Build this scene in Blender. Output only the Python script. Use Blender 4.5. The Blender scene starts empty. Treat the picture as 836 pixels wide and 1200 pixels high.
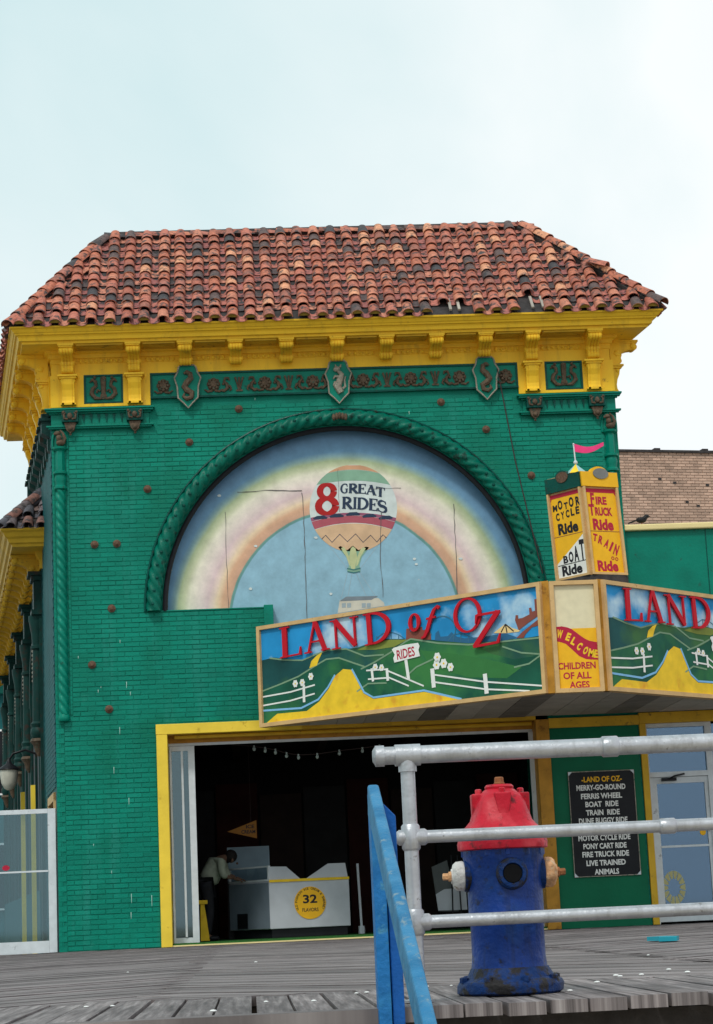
import bpy, bmesh, math, random
from mathutils import Vector, Matrix
R_ = math.radians
random.seed(7)
scene = bpy.context.scene
COL = scene.collection

# ------------------------------------------------------------------ camera
FPX = 2356.128
CAM_YAW, CAM_PITCH, CAM_ROLL = 0.060485, 0.198132, -0.04566
CAM_LOC = Vector((2.751928, -29.665431, 0.318301))
cy, sy, cp, sp = math.cos(CAM_YAW), math.sin(CAM_YAW), math.cos(CAM_PITCH), math.sin(CAM_PITCH)
c_fwd = Vector((sy*cp, cy*cp, sp)); c_r = Vector((cy, -sy, 0)); c_u = c_r.cross(c_fwd)
cr, sr = math.cos(CAM_ROLL), math.sin(CAM_ROLL)
c_right = cr*c_r + sr*c_u; c_up = -sr*c_r + cr*c_u
cam = bpy.data.cameras.new("camera"); cam_o = bpy.data.objects.new("camera", cam); COL.objects.link(cam_o)
M = Matrix.Identity(4)
for i in range(3):
    M[i][0], M[i][1], M[i][2], M[i][3] = c_right[i], c_up[i], -c_fwd[i], CAM_LOC[i]
cam_o.matrix_world = M
cam.sensor_fit = 'VERTICAL'; cam.sensor_height = 36.0; cam.lens = FPX/1200*36.0
cam.clip_start = 0.1; cam.clip_end = 3000
scene.camera = cam_o

# ------------------------------------------------------------------ world, sun, exposure
SUN_EL, SUN_AZ = 52, 205          # azimuth measured from +Y clockwise; behind the camera, slightly to its left
w = bpy.data.worlds.new("World"); scene.world = w; w.use_nodes = True
nt = w.node_tree; nt.nodes.clear()
out = nt.nodes.new('ShaderNodeOutputWorld'); bg = nt.nodes.new('ShaderNodeBackground')
sky = nt.nodes.new('ShaderNodeTexSky'); sky.sky_type = 'NISHITA'; sky.sun_disc = False
sky.sun_elevation = R_(SUN_EL); sky.sun_rotation = R_(SUN_AZ); sky.dust_density = 4; sky.air_density = 1.0
tc = nt.nodes.new('ShaderNodeTexCoord'); no = nt.nodes.new('ShaderNodeTexNoise')
no.inputs['Scale'].default_value = 2.6; no.inputs['Detail'].default_value = 6; no.inputs['Roughness'].default_value = .5; no.inputs['Distortion'].default_value = .4
cr_ = nt.nodes.new('ShaderNodeValToRGB')
cr_.color_ramp.elements[0].position = .30; cr_.color_ramp.elements[0].color = (6.3, 8.0, 8.2, 1)
cr_.color_ramp.elements[1].position = .86; cr_.color_ramp.elements[1].color = (8.8, 9.2, 9.7, 1)
e_ = cr_.color_ramp.elements.new(.62); e_.color = (9.3, 9.7, 9.7, 1)
sx_ = nt.nodes.new('ShaderNodeSeparateXYZ'); nt.links.new(tc.outputs['Generated'], sx_.inputs[0])
mz_ = nt.nodes.new('ShaderNodeMath'); mz_.operation = 'MULTIPLY_ADD'; mz_.inputs[1].default_value = -.62; nt.links.new(sx_.outputs[2], mz_.inputs[0]); nt.links.new(no.outputs[0], mz_.inputs[2])
mo_ = nt.nodes.new('ShaderNodeMath'); mo_.operation = 'MULTIPLY_ADD'; mo_.inputs[1].default_value = .9; nt.links.new(sx_.outputs[0], mo_.inputs[0]); nt.links.new(mz_.outputs[0], mo_.inputs[2])
ma_ = nt.nodes.new('ShaderNodeMath'); ma_.operation = 'ADD'; ma_.inputs[1].default_value = .17; ma_.use_clamp = True; nt.links.new(mo_.outputs[0], ma_.inputs[0])
mx = nt.nodes.new('ShaderNodeMix'); mx.data_type = 'RGBA'; mx.inputs[0].default_value = .93
nt.links.new(tc.outputs['Generated'], no.inputs['Vector']); nt.links.new(ma_.outputs[0], cr_.inputs[0])
nt.links.new(sky.outputs[0], mx.inputs[6]); nt.links.new(cr_.outputs[0], mx.inputs[7])
nt.links.new(mx.outputs[2], bg.inputs[0]); bg.inputs[1].default_value = 0.1
nt.links.new(bg.outputs[0], out.inputs[0])
sun = bpy.data.lights.new("sun", 'SUN'); sun.energy = 1.5; sun.angle = R_(10); sun.color = (1, .96, .9)
sun_o = bpy.data.objects.new("sun", sun); COL.objects.link(sun_o)
az, el = R_(SUN_AZ), R_(SUN_EL)
sdir = Vector((math.sin(az)*math.cos(el), math.cos(az)*math.cos(el), math.sin(el)))
sun_o.rotation_euler = sdir.to_track_quat('Z', 'Y').to_euler()
vs = scene.view_settings; vs.view_transform = 'Standard'; vs.look = 'None'; vs.exposure = 0.14; vs.gamma = 1
vs.use_curve_mapping = False
scene.cycles.max_bounces = 6

def at(px, py, Y):
    """a point on the plane y = Y seen at that place of the photograph (survey helper)"""
    d = c_fwd + c_right*(px-418)/FPX - c_up*(py-600)/FPX
    return CAM_LOC + d*((Y-CAM_LOC.y)/d.y)

# ------------------------------------------------------------------ materials
def mat(name, col, rough=.6, var=.12, scale=3.0, bump=.15, bscale=30, dirt=None, dirt_amt=.35, dirt_scale=6,
        metal=0.0, obj=0.0, island=0.0, coat=0.0, alt=None, alt_pos=.62, spec=.16, streak=None):
    m = bpy.data.materials.new(name); m.use_nodes = True
    n = m.node_tree.nodes; L = m.node_tree.links
    b = n['Principled BSDF']; b.inputs['Roughness'].default_value = rough; b.inputs['Metallic'].default_value = metal
    b.inputs['Coat Weight'].default_value = coat; b.inputs['Specular IOR Level'].default_value = spec
    geo = n.new('ShaderNodeNewGeometry')
    noi = n.new('ShaderNodeTexNoise'); noi.inputs['Scale'].default_value = scale; noi.inputs['Detail'].default_value = 6
    L.new(geo.outputs['Position'], noi.inputs['Vector'])
    mr = n.new('ShaderNodeMapRange'); mr.inputs[1].default_value = .3; mr.inputs[2].default_value = .7
    mr.inputs[3].default_value = 1-var; mr.inputs[4].default_value = 1+var
    L.new(noi.outputs[0], mr.inputs[0])
    hs = n.new('ShaderNodeHueSaturation'); hs.inputs['Color'].default_value = (*col, 1)
    val = mr.outputs[0]
    if obj or island:
        oi = n.new('ShaderNodeObjectInfo')
        ad = n.new('ShaderNodeMath'); ad.operation = 'ADD'
        L.new(oi.outputs['Random'], ad.inputs[0]); L.new(geo.outputs['Random Per Island'], ad.inputs[1])
        fr = n.new('ShaderNodeMath'); fr.operation = 'FRACT'; L.new(ad.outputs[0], fr.inputs[0])
        m2 = n.new('ShaderNodeMapRange'); m2.inputs[3].default_value = 1-max(obj, island); m2.inputs[4].default_value = 1+max(obj, island)
        L.new(fr.outputs[0], m2.inputs[0])
        mu = n.new('ShaderNodeMath'); mu.operation = 'MULTIPLY'; L.new(val, mu.inputs[0]); L.new(m2.outputs[0], mu.inputs[1]); val = mu.outputs[0]
    L.new(val, hs.inputs['Value'])
    colr = hs.outputs[0]
    if alt:
        n3 = n.new('ShaderNodeTexNoise'); n3.inputs['Scale'].default_value = scale*.7; n3.inputs['Detail'].default_value = 5
        L.new(geo.outputs['Position'], n3.inputs['Vector'])
        r3 = n.new('ShaderNodeValToRGB'); r3.color_ramp.elements[0].position = alt_pos-.08; r3.color_ramp.elements[1].position = alt_pos+.08
        L.new(n3.outputs[0], r3.inputs[0])
        x3 = n.new('ShaderNodeMix'); x3.data_type = 'RGBA'; x3.inputs[7].default_value = (*alt, 1)
        L.new(r3.outputs[0], x3.inputs[0]); L.new(colr, x3.inputs[6]); colr = x3.outputs[2]
    if streak:      # run-off stains, drawn out down the surface
        mp_ = n.new('ShaderNodeVectorMath'); mp_.operation = 'MULTIPLY'; mp_.inputs[1].default_value = (streak[2], streak[2], streak[2]*.10); L.new(geo.outputs['Position'], mp_.inputs[0])
        n5 = n.new('ShaderNodeTexNoise'); n5.inputs['Scale'].default_value = 1; n5.inputs['Detail'].default_value = 7; n5.inputs['Roughness'].default_value = .65; L.new(mp_.outputs[0], n5.inputs['Vector'])
        r5 = n.new('ShaderNodeMapRange'); r5.inputs[1].default_value = .52; r5.inputs[2].default_value = .72; r5.inputs[3].default_value = 0; r5.inputs[4].default_value = streak[1]; L.new(n5.outputs[0], r5.inputs[0])
        x5 = n.new('ShaderNodeMix'); x5.data_type = 'RGBA'; x5.inputs[7].default_value = (*streak[0], 1); L.new(r5.outputs[0], x5.inputs[0]); L.new(colr, x5.inputs[6]); colr = x5.outputs[2]
    if dirt:
        n2 = n.new('ShaderNodeTexNoise'); n2.inputs['Scale'].default_value = dirt_scale; n2.inputs['Detail'].default_value = 9; n2.inputs['Roughness'].default_value = .7
        L.new(geo.outputs['Position'], n2.inputs['Vector'])
        r2 = n.new('ShaderNodeValToRGB'); t = .5+.18*(1-2*dirt_amt); r2.color_ramp.elements[0].position = t; r2.color_ramp.elements[1].position = min(1, t+.1)
        L.new(n2.outputs[0], r2.inputs[0])
        x2 = n.new('ShaderNodeMix'); x2.data_type = 'RGBA'; x2.inputs[7].default_value = (*dirt, 1)
        L.new(r2.outputs[0], x2.inputs[0]); L.new(colr, x2.inputs[6]); colr = x2.outputs[2]
    L.new(colr, b.inputs['Base Color'])
    if bump:
        nb = n.new('ShaderNodeTexNoise'); nb.inputs['Scale'].default_value = bscale; nb.inputs['Detail'].default_value = 5
        L.new(geo.outputs['Position'], nb.inputs['Vector'])
        bu = n.new('ShaderNodeBump'); bu.inputs['Strength'].default_value = bump; bu.inputs['Distance'].default_value = .02
        L.new(nb.outputs[0], bu.inputs['Height']); L.new(bu.outputs[0], b.inputs['Normal'])
    return m

GREEN = (.0, .205, .140)
M_ = {}
M_['green_brick'] = mat('green_painted_brick', GREEN, .45, .16, 1.2, .25, 40, dirt=(.02, .25, .18), dirt_amt=.14, dirt_scale=3.5, obj=.09, island=.09, alt=(.0, .155, .095), alt_pos=.60, streak=((.03, .26, .21), .45, 4.0))
M_['green_joint'] = mat('green_painted_mortar', (.0, .175, .12), .55, .2, 2, .3, 60)
M_['green'] = mat('green_paint', (.0, .19, .13), .40, .15, 2.5, .2, 25, dirt=(.02, .07, .05), dirt_amt=.2)
M_['green_dark'] = mat('dark_green_paint', (.0, .065, .05), .35, .25, 4, .3, 25, dirt=(.03, .03, .02), dirt_amt=.3)
M_['green_deep'] = mat('deep_green_paint', (.0, .13, .06), .45, .12, 2, .1, 25)
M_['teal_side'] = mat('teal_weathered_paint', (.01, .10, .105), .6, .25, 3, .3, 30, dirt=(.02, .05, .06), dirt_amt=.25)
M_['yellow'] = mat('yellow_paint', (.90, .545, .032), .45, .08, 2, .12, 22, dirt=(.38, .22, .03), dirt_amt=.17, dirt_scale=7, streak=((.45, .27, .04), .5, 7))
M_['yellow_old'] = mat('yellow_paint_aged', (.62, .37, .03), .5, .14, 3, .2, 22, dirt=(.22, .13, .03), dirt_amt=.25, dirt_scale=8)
M_['yellow_post'] = mat('yellow_trim_paint', (.85, .60, .06), .42, .1, 3, .1, 22, dirt=(.5, .32, .03), dirt_amt=.22, dirt_scale=4)
M_['bronze'] = mat('brown_weathered_relief', (.11, .075, .05), .6, .35, 18, .5, 60, dirt=(.02, .12, .09), dirt_amt=.3, dirt_scale=20)
M_['bronze_pale'] = mat('pale_weathered_relief', (.30, .27, .22), .6, .3, 18, .5, 60, dirt=(.03, .12, .09), dirt_amt=.35, dirt_scale=20)
M_['bolt'] = mat('rusty_iron', (.13, .075, .05), .7, .35, 30, .5, 60, dirt=(.35, .3, .25), dirt_amt=.15, dirt_scale=25)
M_['tan_frame'] = mat('tan_wood_frame', (.62, .40, .18), .5, .12, 6, .1, 30, dirt=(.35, .2, .07), dirt_amt=.2)
M_['amber_wood'] = mat('amber_wood_post', (.48, .23, .03), .5, .2, 5, .15, 30, dirt=(.25, .11, .02), dirt_amt=.35)
M_['soffit'] = mat('grey_soffit_board', (.40, .36, .31), .7, .12, 4, .1, 30, dirt=(.2, .17, .14), dirt_amt=.2, obj=.18)
M_['soffit_dark'] = mat('dark_soffit_board', (.19, .17, .15), .7, .2, 4, .1, 30)
M_['dark_room'] = mat('dark_interior', (.006, .006, .007), .9, .2, 2, 0)  # near-black base colour carries the darkness of the unlit room
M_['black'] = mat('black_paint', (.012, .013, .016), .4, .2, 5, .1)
M_['alu'] = mat('aluminium_frame', (.62, .66, .68), .38, .08, 8, .05, 40, dirt=(.3, .32, .33), dirt_amt=.2, dirt_scale=12)
M_['silver'] = mat('silver_pipe_paint', (.46, .47, .50), .40, .12, 14, .12, 60, dirt=(.13, .11, .10), dirt_amt=.20, dirt_scale=26, metal=.6, spec=.4, streak=((.20, .19, .18), .5, 18))
M_['blue_wood'] = mat('blue_painted_wood', (.015, .14, .38), .55, .2, 9, .4, 40, dirt=(.06, .22, .36), dirt_amt=.3, dirt_scale=18, alt=(.03, .19, .40))
M_['hyd_blue'] = mat('blue_hydrant_paint', (.002, .032, .20), .42, .25, 7, .25, 40, dirt=(.008, .010, .02), dirt_amt=.31, dirt_scale=19, spec=.3, alt=(.004, .045, .20), streak=((.006, .012, .03), .8, 16))
M_['hyd_base'] = mat('blue_hydrant_base_paint', (.006, .035, .15), .5, .3, 12, .5, 40, dirt=(.022, .02, .02), dirt_amt=.62, dirt_scale=12)
M_['hyd_red'] = mat('red_hydrant_paint', (.50, .014, .032), .42, .15, 8, .3, 40, dirt=(.16, .02, .025), dirt_amt=.33, dirt_scale=20, alt=(.66, .07, .09), alt_pos=.60, streak=((.26, .012, .02), .7, 15))
M_['cap_white'] = mat('chalky_white_cap_paint', (.62, .60, .58), .6, .2, 25, .5, 60, dirt=(.25, .16, .08), dirt_amt=.3, dirt_scale=30)
M_['cap_orange'] = mat('peeling_cream_orange_paint', (.66, .36, .18), .6, .3, 25, .5, 60, dirt=(.55, .45, .3), dirt_amt=.4, dirt_scale=35)
M_['rust'] = mat('rust', (.30, .12, .05), .7, .3, 30, .5, 60)
M_['brick'] = mat('buff_pink_brick', (.54, .36, .27), .8, .12, 4, .2, 40, dirt=(.22, .12, .09), dirt_amt=.2, dirt_scale=9, obj=.22, island=.22)
M_['mortar'] = mat('grey_mortar', (.42, .35, .30), .9, .1, 6, .2, 50)
M_['tar'] = mat('dark_tar_coping', (.05, .045, .045), .7, .3, 10, .3)
M_['cream_coping'] = mat('cream_coping_paint', (.80, .66, .32), .45, .06, 2, .05)
M_['plank_end'] = M_['tar']
M_['white'] = mat('white_paint', (.78, .78, .76), .5, .05, 8, .05)
M_['offwhite'] = mat('offwhite_enamel', (.50, .52, .56), .4, .08, 4, .03)
M_['grey_side'] = mat('grey_enamel', (.16, .20, .24), .4, .1, 4, .03)
M_['skin'] = mat('skin', (.13, .075, .05), .5, .08, 20, .05)
M_['hair'] = mat('dark_hair', (.012, .010, .010), .6, .3, 60, .5, 120)
M_['shirt'] = mat('grey_green_shirt', (.27, .30, .235), .8, .15, 12, .2, 60)
M_['trousers'] = mat('dark_trousers', (.015, .016, .02), .8, .2, 12, .2, 60)
M_['carpet'] = mat('green_artificial_turf', (.03, .13, .03), .95, .3, 40, .8, 120)
M_['bird'] = mat('dark_feathers', (.02, .02, .022), .5, .3, 30, .2)
M_['sand'] = mat('beach_sand', (.40, .34, .26), .95, .15, 1, .3, 20)
M_['pink'] = mat('pink_cloth', (.85, .06, .22), .7, .08, 10, .05)
M_['lampglass'] = mat('frosted_lamp_glass', (.55, .53, .45), .3, .1, 10, 0)
M_['bulb'] = mat('clear_bulb_glass', (.35, .42, .40), .15, .05, 10, 0)
M_['rope'] = mat('dark_cable_rubber', (.05, .035, .035), .6, .1, 10, 0)
M_['wing_dark'] = mat('shade_darkened_green_paint', (.004, .035, .03), .5, .3, 4, .3, 25, dirt=(.035, .022, .016), dirt_amt=.4)  # street side's deep shade put into the green; brown patches are rust
def paint(name, col, rough=.5, var=.06, **k):
    m = mat(name, col, rough, var, 9, .05, 40, **k); return m
P_ = {k: paint('sign_'+k, c) for k, c in dict(red=(.52, .008, .02), orange=(.86, .46, .02), yellow=(.86, .58, .03), white=(.80, .80, .76), cream=(.74, .66, .44),
    hill_dark=(.015, .085, .07), hill_mid=(.015, .115, .055), hill_light=(.04, .18, .05), line=(.20, .32, .20), road_blue=(.22, .48, .75), black=(.02, .02, .025),
    castle=(.24, .07, .05), tent=(.80, .58, .25), steel=(.05, .16, .25), crimson=(.45, .02, .05), rednum=(.42, .02, .02), ochre_line=(.55, .42, .15)).items()}
P_['hill_dark'] = mat('sign_far_hill_green', (.012, .075, .075), .5, .3, 1.6, .03, 40, alt=(.05, .15, .05), alt_pos=.56)  # the far hills' own darker green
P_['hill_mid'] = mat('sign_hill_green', (.012, .10, .06), .5, .3, 1.8, .03, 40, alt=(.045, .20, .055), alt_pos=.55)
P_['yellow'] = mat('sign_road_yellow', (.84, .55, .03), .5, .12, 6, .05, 40, alt=(.70, .33, .03), alt_pos=.66)
# mural paints are older and chalkier
for k, c in dict(m_white=(.62, .68, .66), m_green=(.24, .42, .30), m_orange=(.62, .34, .20), m_purple=(.33, .10, .17), m_maroon=(.42, .10, .13), m_peach=(.66, .44, .27),
                 m_cream=(.52, .56, .30), m_teal=(.06, .20, .20), m_navy=(.03, .05, .09), m_rope=(.35, .42, .45), m_crack=(.13, .12, .12), m_rust=(.34, .2, .18), m_house=(.62, .58, .48), m_grey=(.2, .24, .27)).items():
    P_[k] = mat('mural_'+k[2:], c, .6, .12, 5, .1, 40, dirt=(.3, .3, .28), dirt_amt=.1, dirt_scale=16)

def sky_paint(name, blue, cloud):
    m = mat(name, blue, .5, .2, 2.2, .03, 40, alt=cloud, alt_pos=.60); return m
P_['sky'] = sky_paint('sign_sky_with_clouds', (.02, .27, .58), (.50, .68, .78))

def glass(name, tint, refl=.35, rough=.03):
    m = bpy.data.materials.new(name); m.use_nodes = True; n = m.node_tree.nodes; L = m.node_tree.links; n.clear()
    o = n.new('ShaderNodeOutputMaterial'); t = n.new('ShaderNodeBsdfTransparent'); g = n.new('ShaderNodeBsdfGlossy')
    t.inputs[0].default_value = (.62, .70, .74, 1); g.inputs[0].default_value = (*tint, 1); g.inputs['Roughness'].default_value = rough
    f = n.new('ShaderNodeFresnel'); f.inputs[0].default_value = 1.5
    a = n.new('ShaderNodeMath'); a.operation = 'ADD'; a.inputs[1].default_value = refl; L.new(f.outputs[0], a.inputs[0]); a.use_clamp = True
    x = n.new('ShaderNodeMixShader'); L.new(a.outputs[0], x.inputs[0]); L.new(t.outputs[0], x.inputs[1]); L.new(g.outputs[0], x.inputs[2])
    L.new(x.outputs[0], o.inputs[0]); return m
M_['glass_blue'] = glass('blue_tinted_glass', (.45, .66, .90), .13)
M_['glass_clear'] = glass('dusty_glass', (.55, .74, .80), .09)

def tile_mat(name, cols):
    m = bpy.data.materials.new(name); m.use_nodes = True; n = m.node_tree.nodes; L = m.node_tree.links
    b = n['Principled BSDF']; b.inputs['Roughness'].default_value = .62
    geo = n.new('ShaderNodeNewGeometry'); oi = n.new('ShaderNodeObjectInfo')
    ad = n.new('ShaderNodeMath'); ad.operation = 'ADD'; L.new(oi.outputs['Random'], ad.inputs[0]); L.new(geo.outputs['Random Per Island'], ad.inputs[1])
    fr = n.new('ShaderNodeMath'); fr.operation = 'FRACT'; L.new(ad.outputs[0], fr.inputs[0])
    cr = n.new('ShaderNodeValToRGB'); cr.color_ramp.interpolation = 'CONSTANT'
    e = cr.color_ramp.elements
    while len(e) < len(cols): e.new(.5)
    for i, (p, c) in enumerate(cols): e[i].position = p; e[i].color = (*c, 1)
    L.new(fr.outputs[0], cr.inputs[0])
    n1 = n.new('ShaderNodeTexNoise'); n1.inputs['Scale'].default_value = 9; n1.inputs['Detail'].default_value = 8; n1.inputs['Roughness'].default_value = .65
    L.new(geo.outputs['Position'], n1.inputs['Vector'])
    r1 = n.new('ShaderNodeValToRGB'); r1.color_ramp.elements[0].position = .50; r1.color_ramp.elements[1].position = .62
    L.new(n1.outputs[0], r1.inputs[0])
    x = n.new('ShaderNodeMix'); x.data_type = 'RGBA'; x.inputs[7].default_value = (.055, .05, .052, 1)
    L.new(r1.outputs[0], x.inputs[0]); L.new(cr.outputs[0], x.inputs[6])
    n4 = n.new('ShaderNodeTexNoise'); n4.inputs['Scale'].default_value = 22; n4.inputs['Detail'].default_value = 6; L.new(geo.outputs['Position'], n4.inputs['Vector'])
    r4 = n.new('ShaderNodeMapRange'); r4.inputs[1].default_value = .3; r4.inputs[2].default_value = .7; r4.inputs[3].default_value = .72; r4.inputs[4].default_value = 1.3; L.new(n4.outputs[0], r4.inputs[0])
    hs = n.new('ShaderNodeHueSaturation'); L.new(x.outputs[2], hs.inputs['Color']); L.new(r4.outputs[0], hs.inputs['Value'])
    L.new(hs.outputs[0], b.inputs['Base Color']); b.inputs['Specular IOR Level'].default_value = .25
    bu = n.new('ShaderNodeBump'); bu.inputs['Strength'].default_value = .4; bu.inputs['Distance'].default_value = .015; L.new(n4.outputs[0], bu.inputs['Height']); L.new(bu.outputs[0], b.inputs['Normal'])
    return m
TERRA = [(0, (.46, .15, .09)), (.18, (.38, .12, .08)), (.36, (.53, .20, .125)), (.52, (.32, .12, .085)), (.62, (.47, .155, .105)), (.74, (.12, .08, .075)), (.82, (.66, .30, .17)), (.89, (.40, .15, .11)), (.95, (.06, .055, .06))]
M_['tile'] = tile_mat('terracotta_cover_tile', TERRA)
M_['pan'] = tile_mat('terracotta_pan_tile', [(0, (.50, .17, .13)), (.3, (.42, .15, .13)), (.55, (.60, .24, .16)), (.8, (.34, .12, .11)), (.93, (.11, .08, .08))])
M_['tile_wing'] = tile_mat('grey_weathered_tile', [(0, (.16, .13, .14)), (.3, (.10, .10, .12)), (.6, (.20, .14, .13)), (.85, (.24, .12, .10))])

def plank_mat():
    m = bpy.data.materials.new('weathered_boardwalk_wood'); m.use_nodes = True; n = m.node_tree.nodes; L = m.node_tree.links
    b = n['Principled BSDF']; b.inputs['Roughness'].default_value = .75
    uv = n.new('ShaderNodeUVMap'); geo = n.new('ShaderNodeNewGeometry'); oi = n.new('ShaderNodeObjectInfo')
    ad = n.new('ShaderNodeMath'); ad.operation = 'ADD'; L.new(oi.outputs['Random'], ad.inputs[0]); L.new(geo.outputs['Random Per Island'], ad.inputs[1])
    fr = n.new('ShaderNodeMath'); fr.operation = 'FRACT'; L.new(ad.outputs[0], fr.inputs[0])
    sc = n.new('ShaderNodeVectorMath'); sc.operation = 'MULTIPLY'; sc.inputs[1].default_value = (1.2, 26, 1); L.new(uv.outputs[0], sc.inputs[0])
    mu = n.new('ShaderNodeMath'); mu.operation = 'MULTIPLY'; mu.inputs[1].default_value = 37; L.new(fr.outputs[0], mu.inputs[0])
    cx = n.new('ShaderNodeCombineXYZ'); L.new(mu.outputs[0], cx.inputs[0]); L.new(mu.outputs[0], cx.inputs[2])
    av = n.new('ShaderNodeVectorMath'); L.new(sc.outputs[0], av.inputs[0]); L.new(cx.outputs[0], av.inputs[1])
    n1 = n.new('ShaderNodeTexNoise'); n1.inputs['Scale'].default_value = 1.5; n1.inputs['Detail'].default_value = 8; n1.inputs['Roughness'].default_value = .65; L.new(av.outputs[0], n1.inputs['Vector'])
    cr = n.new('ShaderNodeValToRGB'); e = cr.color_ramp.elements
    e[0].position = .28; e[0].color = (.045, .036, .036, 1); e[1].position = .72; e[1].color = (.34, .305, .30, 1); k = e.new(.5); k.color = (.165, .14, .14, 1)
    L.new(n1.outputs[0], cr.inputs[0])
    n2 = n.new('ShaderNodeTexNoise'); n2.inputs['Scale'].default_value = .9; n2.inputs['Detail'].default_value = 4; L.new(geo.outputs['Position'], n2.inputs['Vector'])
    m2 = n.new('ShaderNodeMapRange'); m2.inputs[1].default_value = .3; m2.inputs[2].default_value = .7; m2.inputs[3].default_value = .75; m2.inputs[4].default_value = 1.2; L.new(n2.outputs[0], m2.inputs[0])
    m3 = n.new('ShaderNodeMapRange'); m3.inputs[3].default_value = .72; m3.inputs[4].default_value = 1.25; L.new(fr.outputs[0], m3.inputs[0])
    mm = n.new('ShaderNodeMath'); mm.operation = 'MULTIPLY'; L.new(m2.outputs[0], mm.inputs[0]); L.new(m3.outputs[0], mm.inputs[1])
    hs = n.new('ShaderNodeHueSaturation'); L.new(cr.outputs[0], hs.inputs['Color']); L.new(mm.outputs[0], hs.inputs['Value']); L.new(hs.outputs[0], b.inputs['Base Color'])
    bu = n.new('ShaderNodeBump'); bu.inputs['Strength'].default_value = .5; bu.inputs['Distance'].default_value = .006; L.new(n1.outputs[0], bu.inputs['Height']); L.new(bu.outputs[0], b.inputs['Normal'])
    return m
M_['plank'] = plank_mat()

# the mural's rainbow: flat paint bands by distance from the rainbow's own centre
RBX, RBZ = 4.32, 4.62
def rainbow_mat():
    m = bpy.data.materials.new('rainbow_mural_paint'); m.use_nodes = True; n = m.node_tree.nodes; L = m.node_tree.links
    b = n['Principled BSDF']; b.inputs['Roughness'].default_value = .55
    geo = n.new('ShaderNodeNewGeometry'); sb = n.new('ShaderNodeVectorMath'); sb.operation = 'SUBTRACT'; sb.inputs[1].default_value = (RBX, .3, RBZ)
    L.new(geo.outputs['Position'], sb.inputs[0]); ms = n.new('ShaderNodeVectorMath'); ms.operation = 'MULTIPLY'; ms.inputs[1].default_value = (1, 0, 1); L.new(sb.outputs[0], ms.inputs[0])
    ln = n.new('ShaderNodeVectorMath'); ln.operation = 'LENGTH'; L.new(ms.outputs[0], ln.inputs[0])
    nz = n.new('ShaderNodeTexNoise'); nz.inputs['Scale'].default_value = 2.5; nz.inputs['Detail'].default_value = 4; L.new(geo.outputs['Position'], nz.inputs['Vector'])
    a = n.new('ShaderNodeMath'); a.operation = 'MULTIPLY_ADD'; a.inputs[1].default_value = .05; L.new(nz.outputs[0], a.inputs[0]); L.new(ln.outputs['Value'], a.inputs[2])
    mr = n.new('ShaderNodeMapRange'); mr.inputs[1].default_value = 1.6; mr.inputs[2].default_value = 3.0; L.new(a.outputs[0], mr.inputs[0])
    cr = n.new('ShaderNodeValToRGB'); e = cr.color_ramp.elements
    st = [(1.60, (.24, .45, .57)), (1.735, (.24, .45, .57)), (1.745, (.10, .28, .27)), (1.775, (.12, .30, .25)), (1.79, (.60, .33, .21)), (1.90, (.68, .38, .22)), (1.98, (.80, .60, .38)), (2.04, (.78, .60, .50)),
          (2.12, (.70, .52, .52)), (2.24, (.80, .68, .61)), (2.38, (.78, .74, .58)), (2.46, (.54, .58, .36)), (2.54, (.36, .45, .25)), (2.61, (.22, .38, .40)), (2.68, (.12, .29, .46)), (2.95, (.09, .23, .41))]
    while len(e) < len(st): e.new(.5)
    for i, (r, c) in enumerate(st): e[i].position = (r-1.6)/1.4; e[i].color = (*c, 1)
    L.new(mr.outputs[0], cr.inputs[0])
    n2 = n.new('ShaderNodeTexNoise'); n2.inputs['Scale'].default_value = 4; n2.inputs['Detail'].default_value = 9; n2.inputs['Roughness'].default_value = .7; L.new(geo.outputs['Position'], n2.inputs['Vector'])
    m2 = n.new('ShaderNodeMapRange'); m2.inputs[1].default_value = .3; m2.inputs[2].default_value = .7; m2.inputs[3].default_value = .82; m2.inputs[4].default_value = 1.15; L.new(n2.outputs[0], m2.inputs[0])
    hs = n.new('ShaderNodeHueSaturation'); hs.inputs['Saturation'].default_value = .95; L.new(cr.outputs[0], hs.inputs['Color']); L.new(m2.outputs[0], hs.inputs['Value'])
    # chips down to the pale plaster
    n3 = n.new('ShaderNodeTexNoise'); n3.inputs['Scale'].default_value = 14; n3.inputs['Detail'].default_value = 5; L.new(geo.outputs['Position'], n3.inputs['Vector'])
    r3 = n.new('ShaderNodeValToRGB'); r3.color_ramp.elements[0].position = .765; r3.color_ramp.elements[1].position = .78; L.new(n3.outputs[0], r3.inputs[0])
    x = n.new('ShaderNodeMix'); x.data_type = 'RGBA'; x.inputs[7].default_value = (.5, .52, .5, 1); L.new(r3.outputs[0], x.inputs[0]); L.new(hs.outputs[0], x.inputs[6])
    L.new(x.outputs[2], b.inputs['Base Color'])
    return m
M_['rainbow'] = rainbow_mat()

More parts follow.
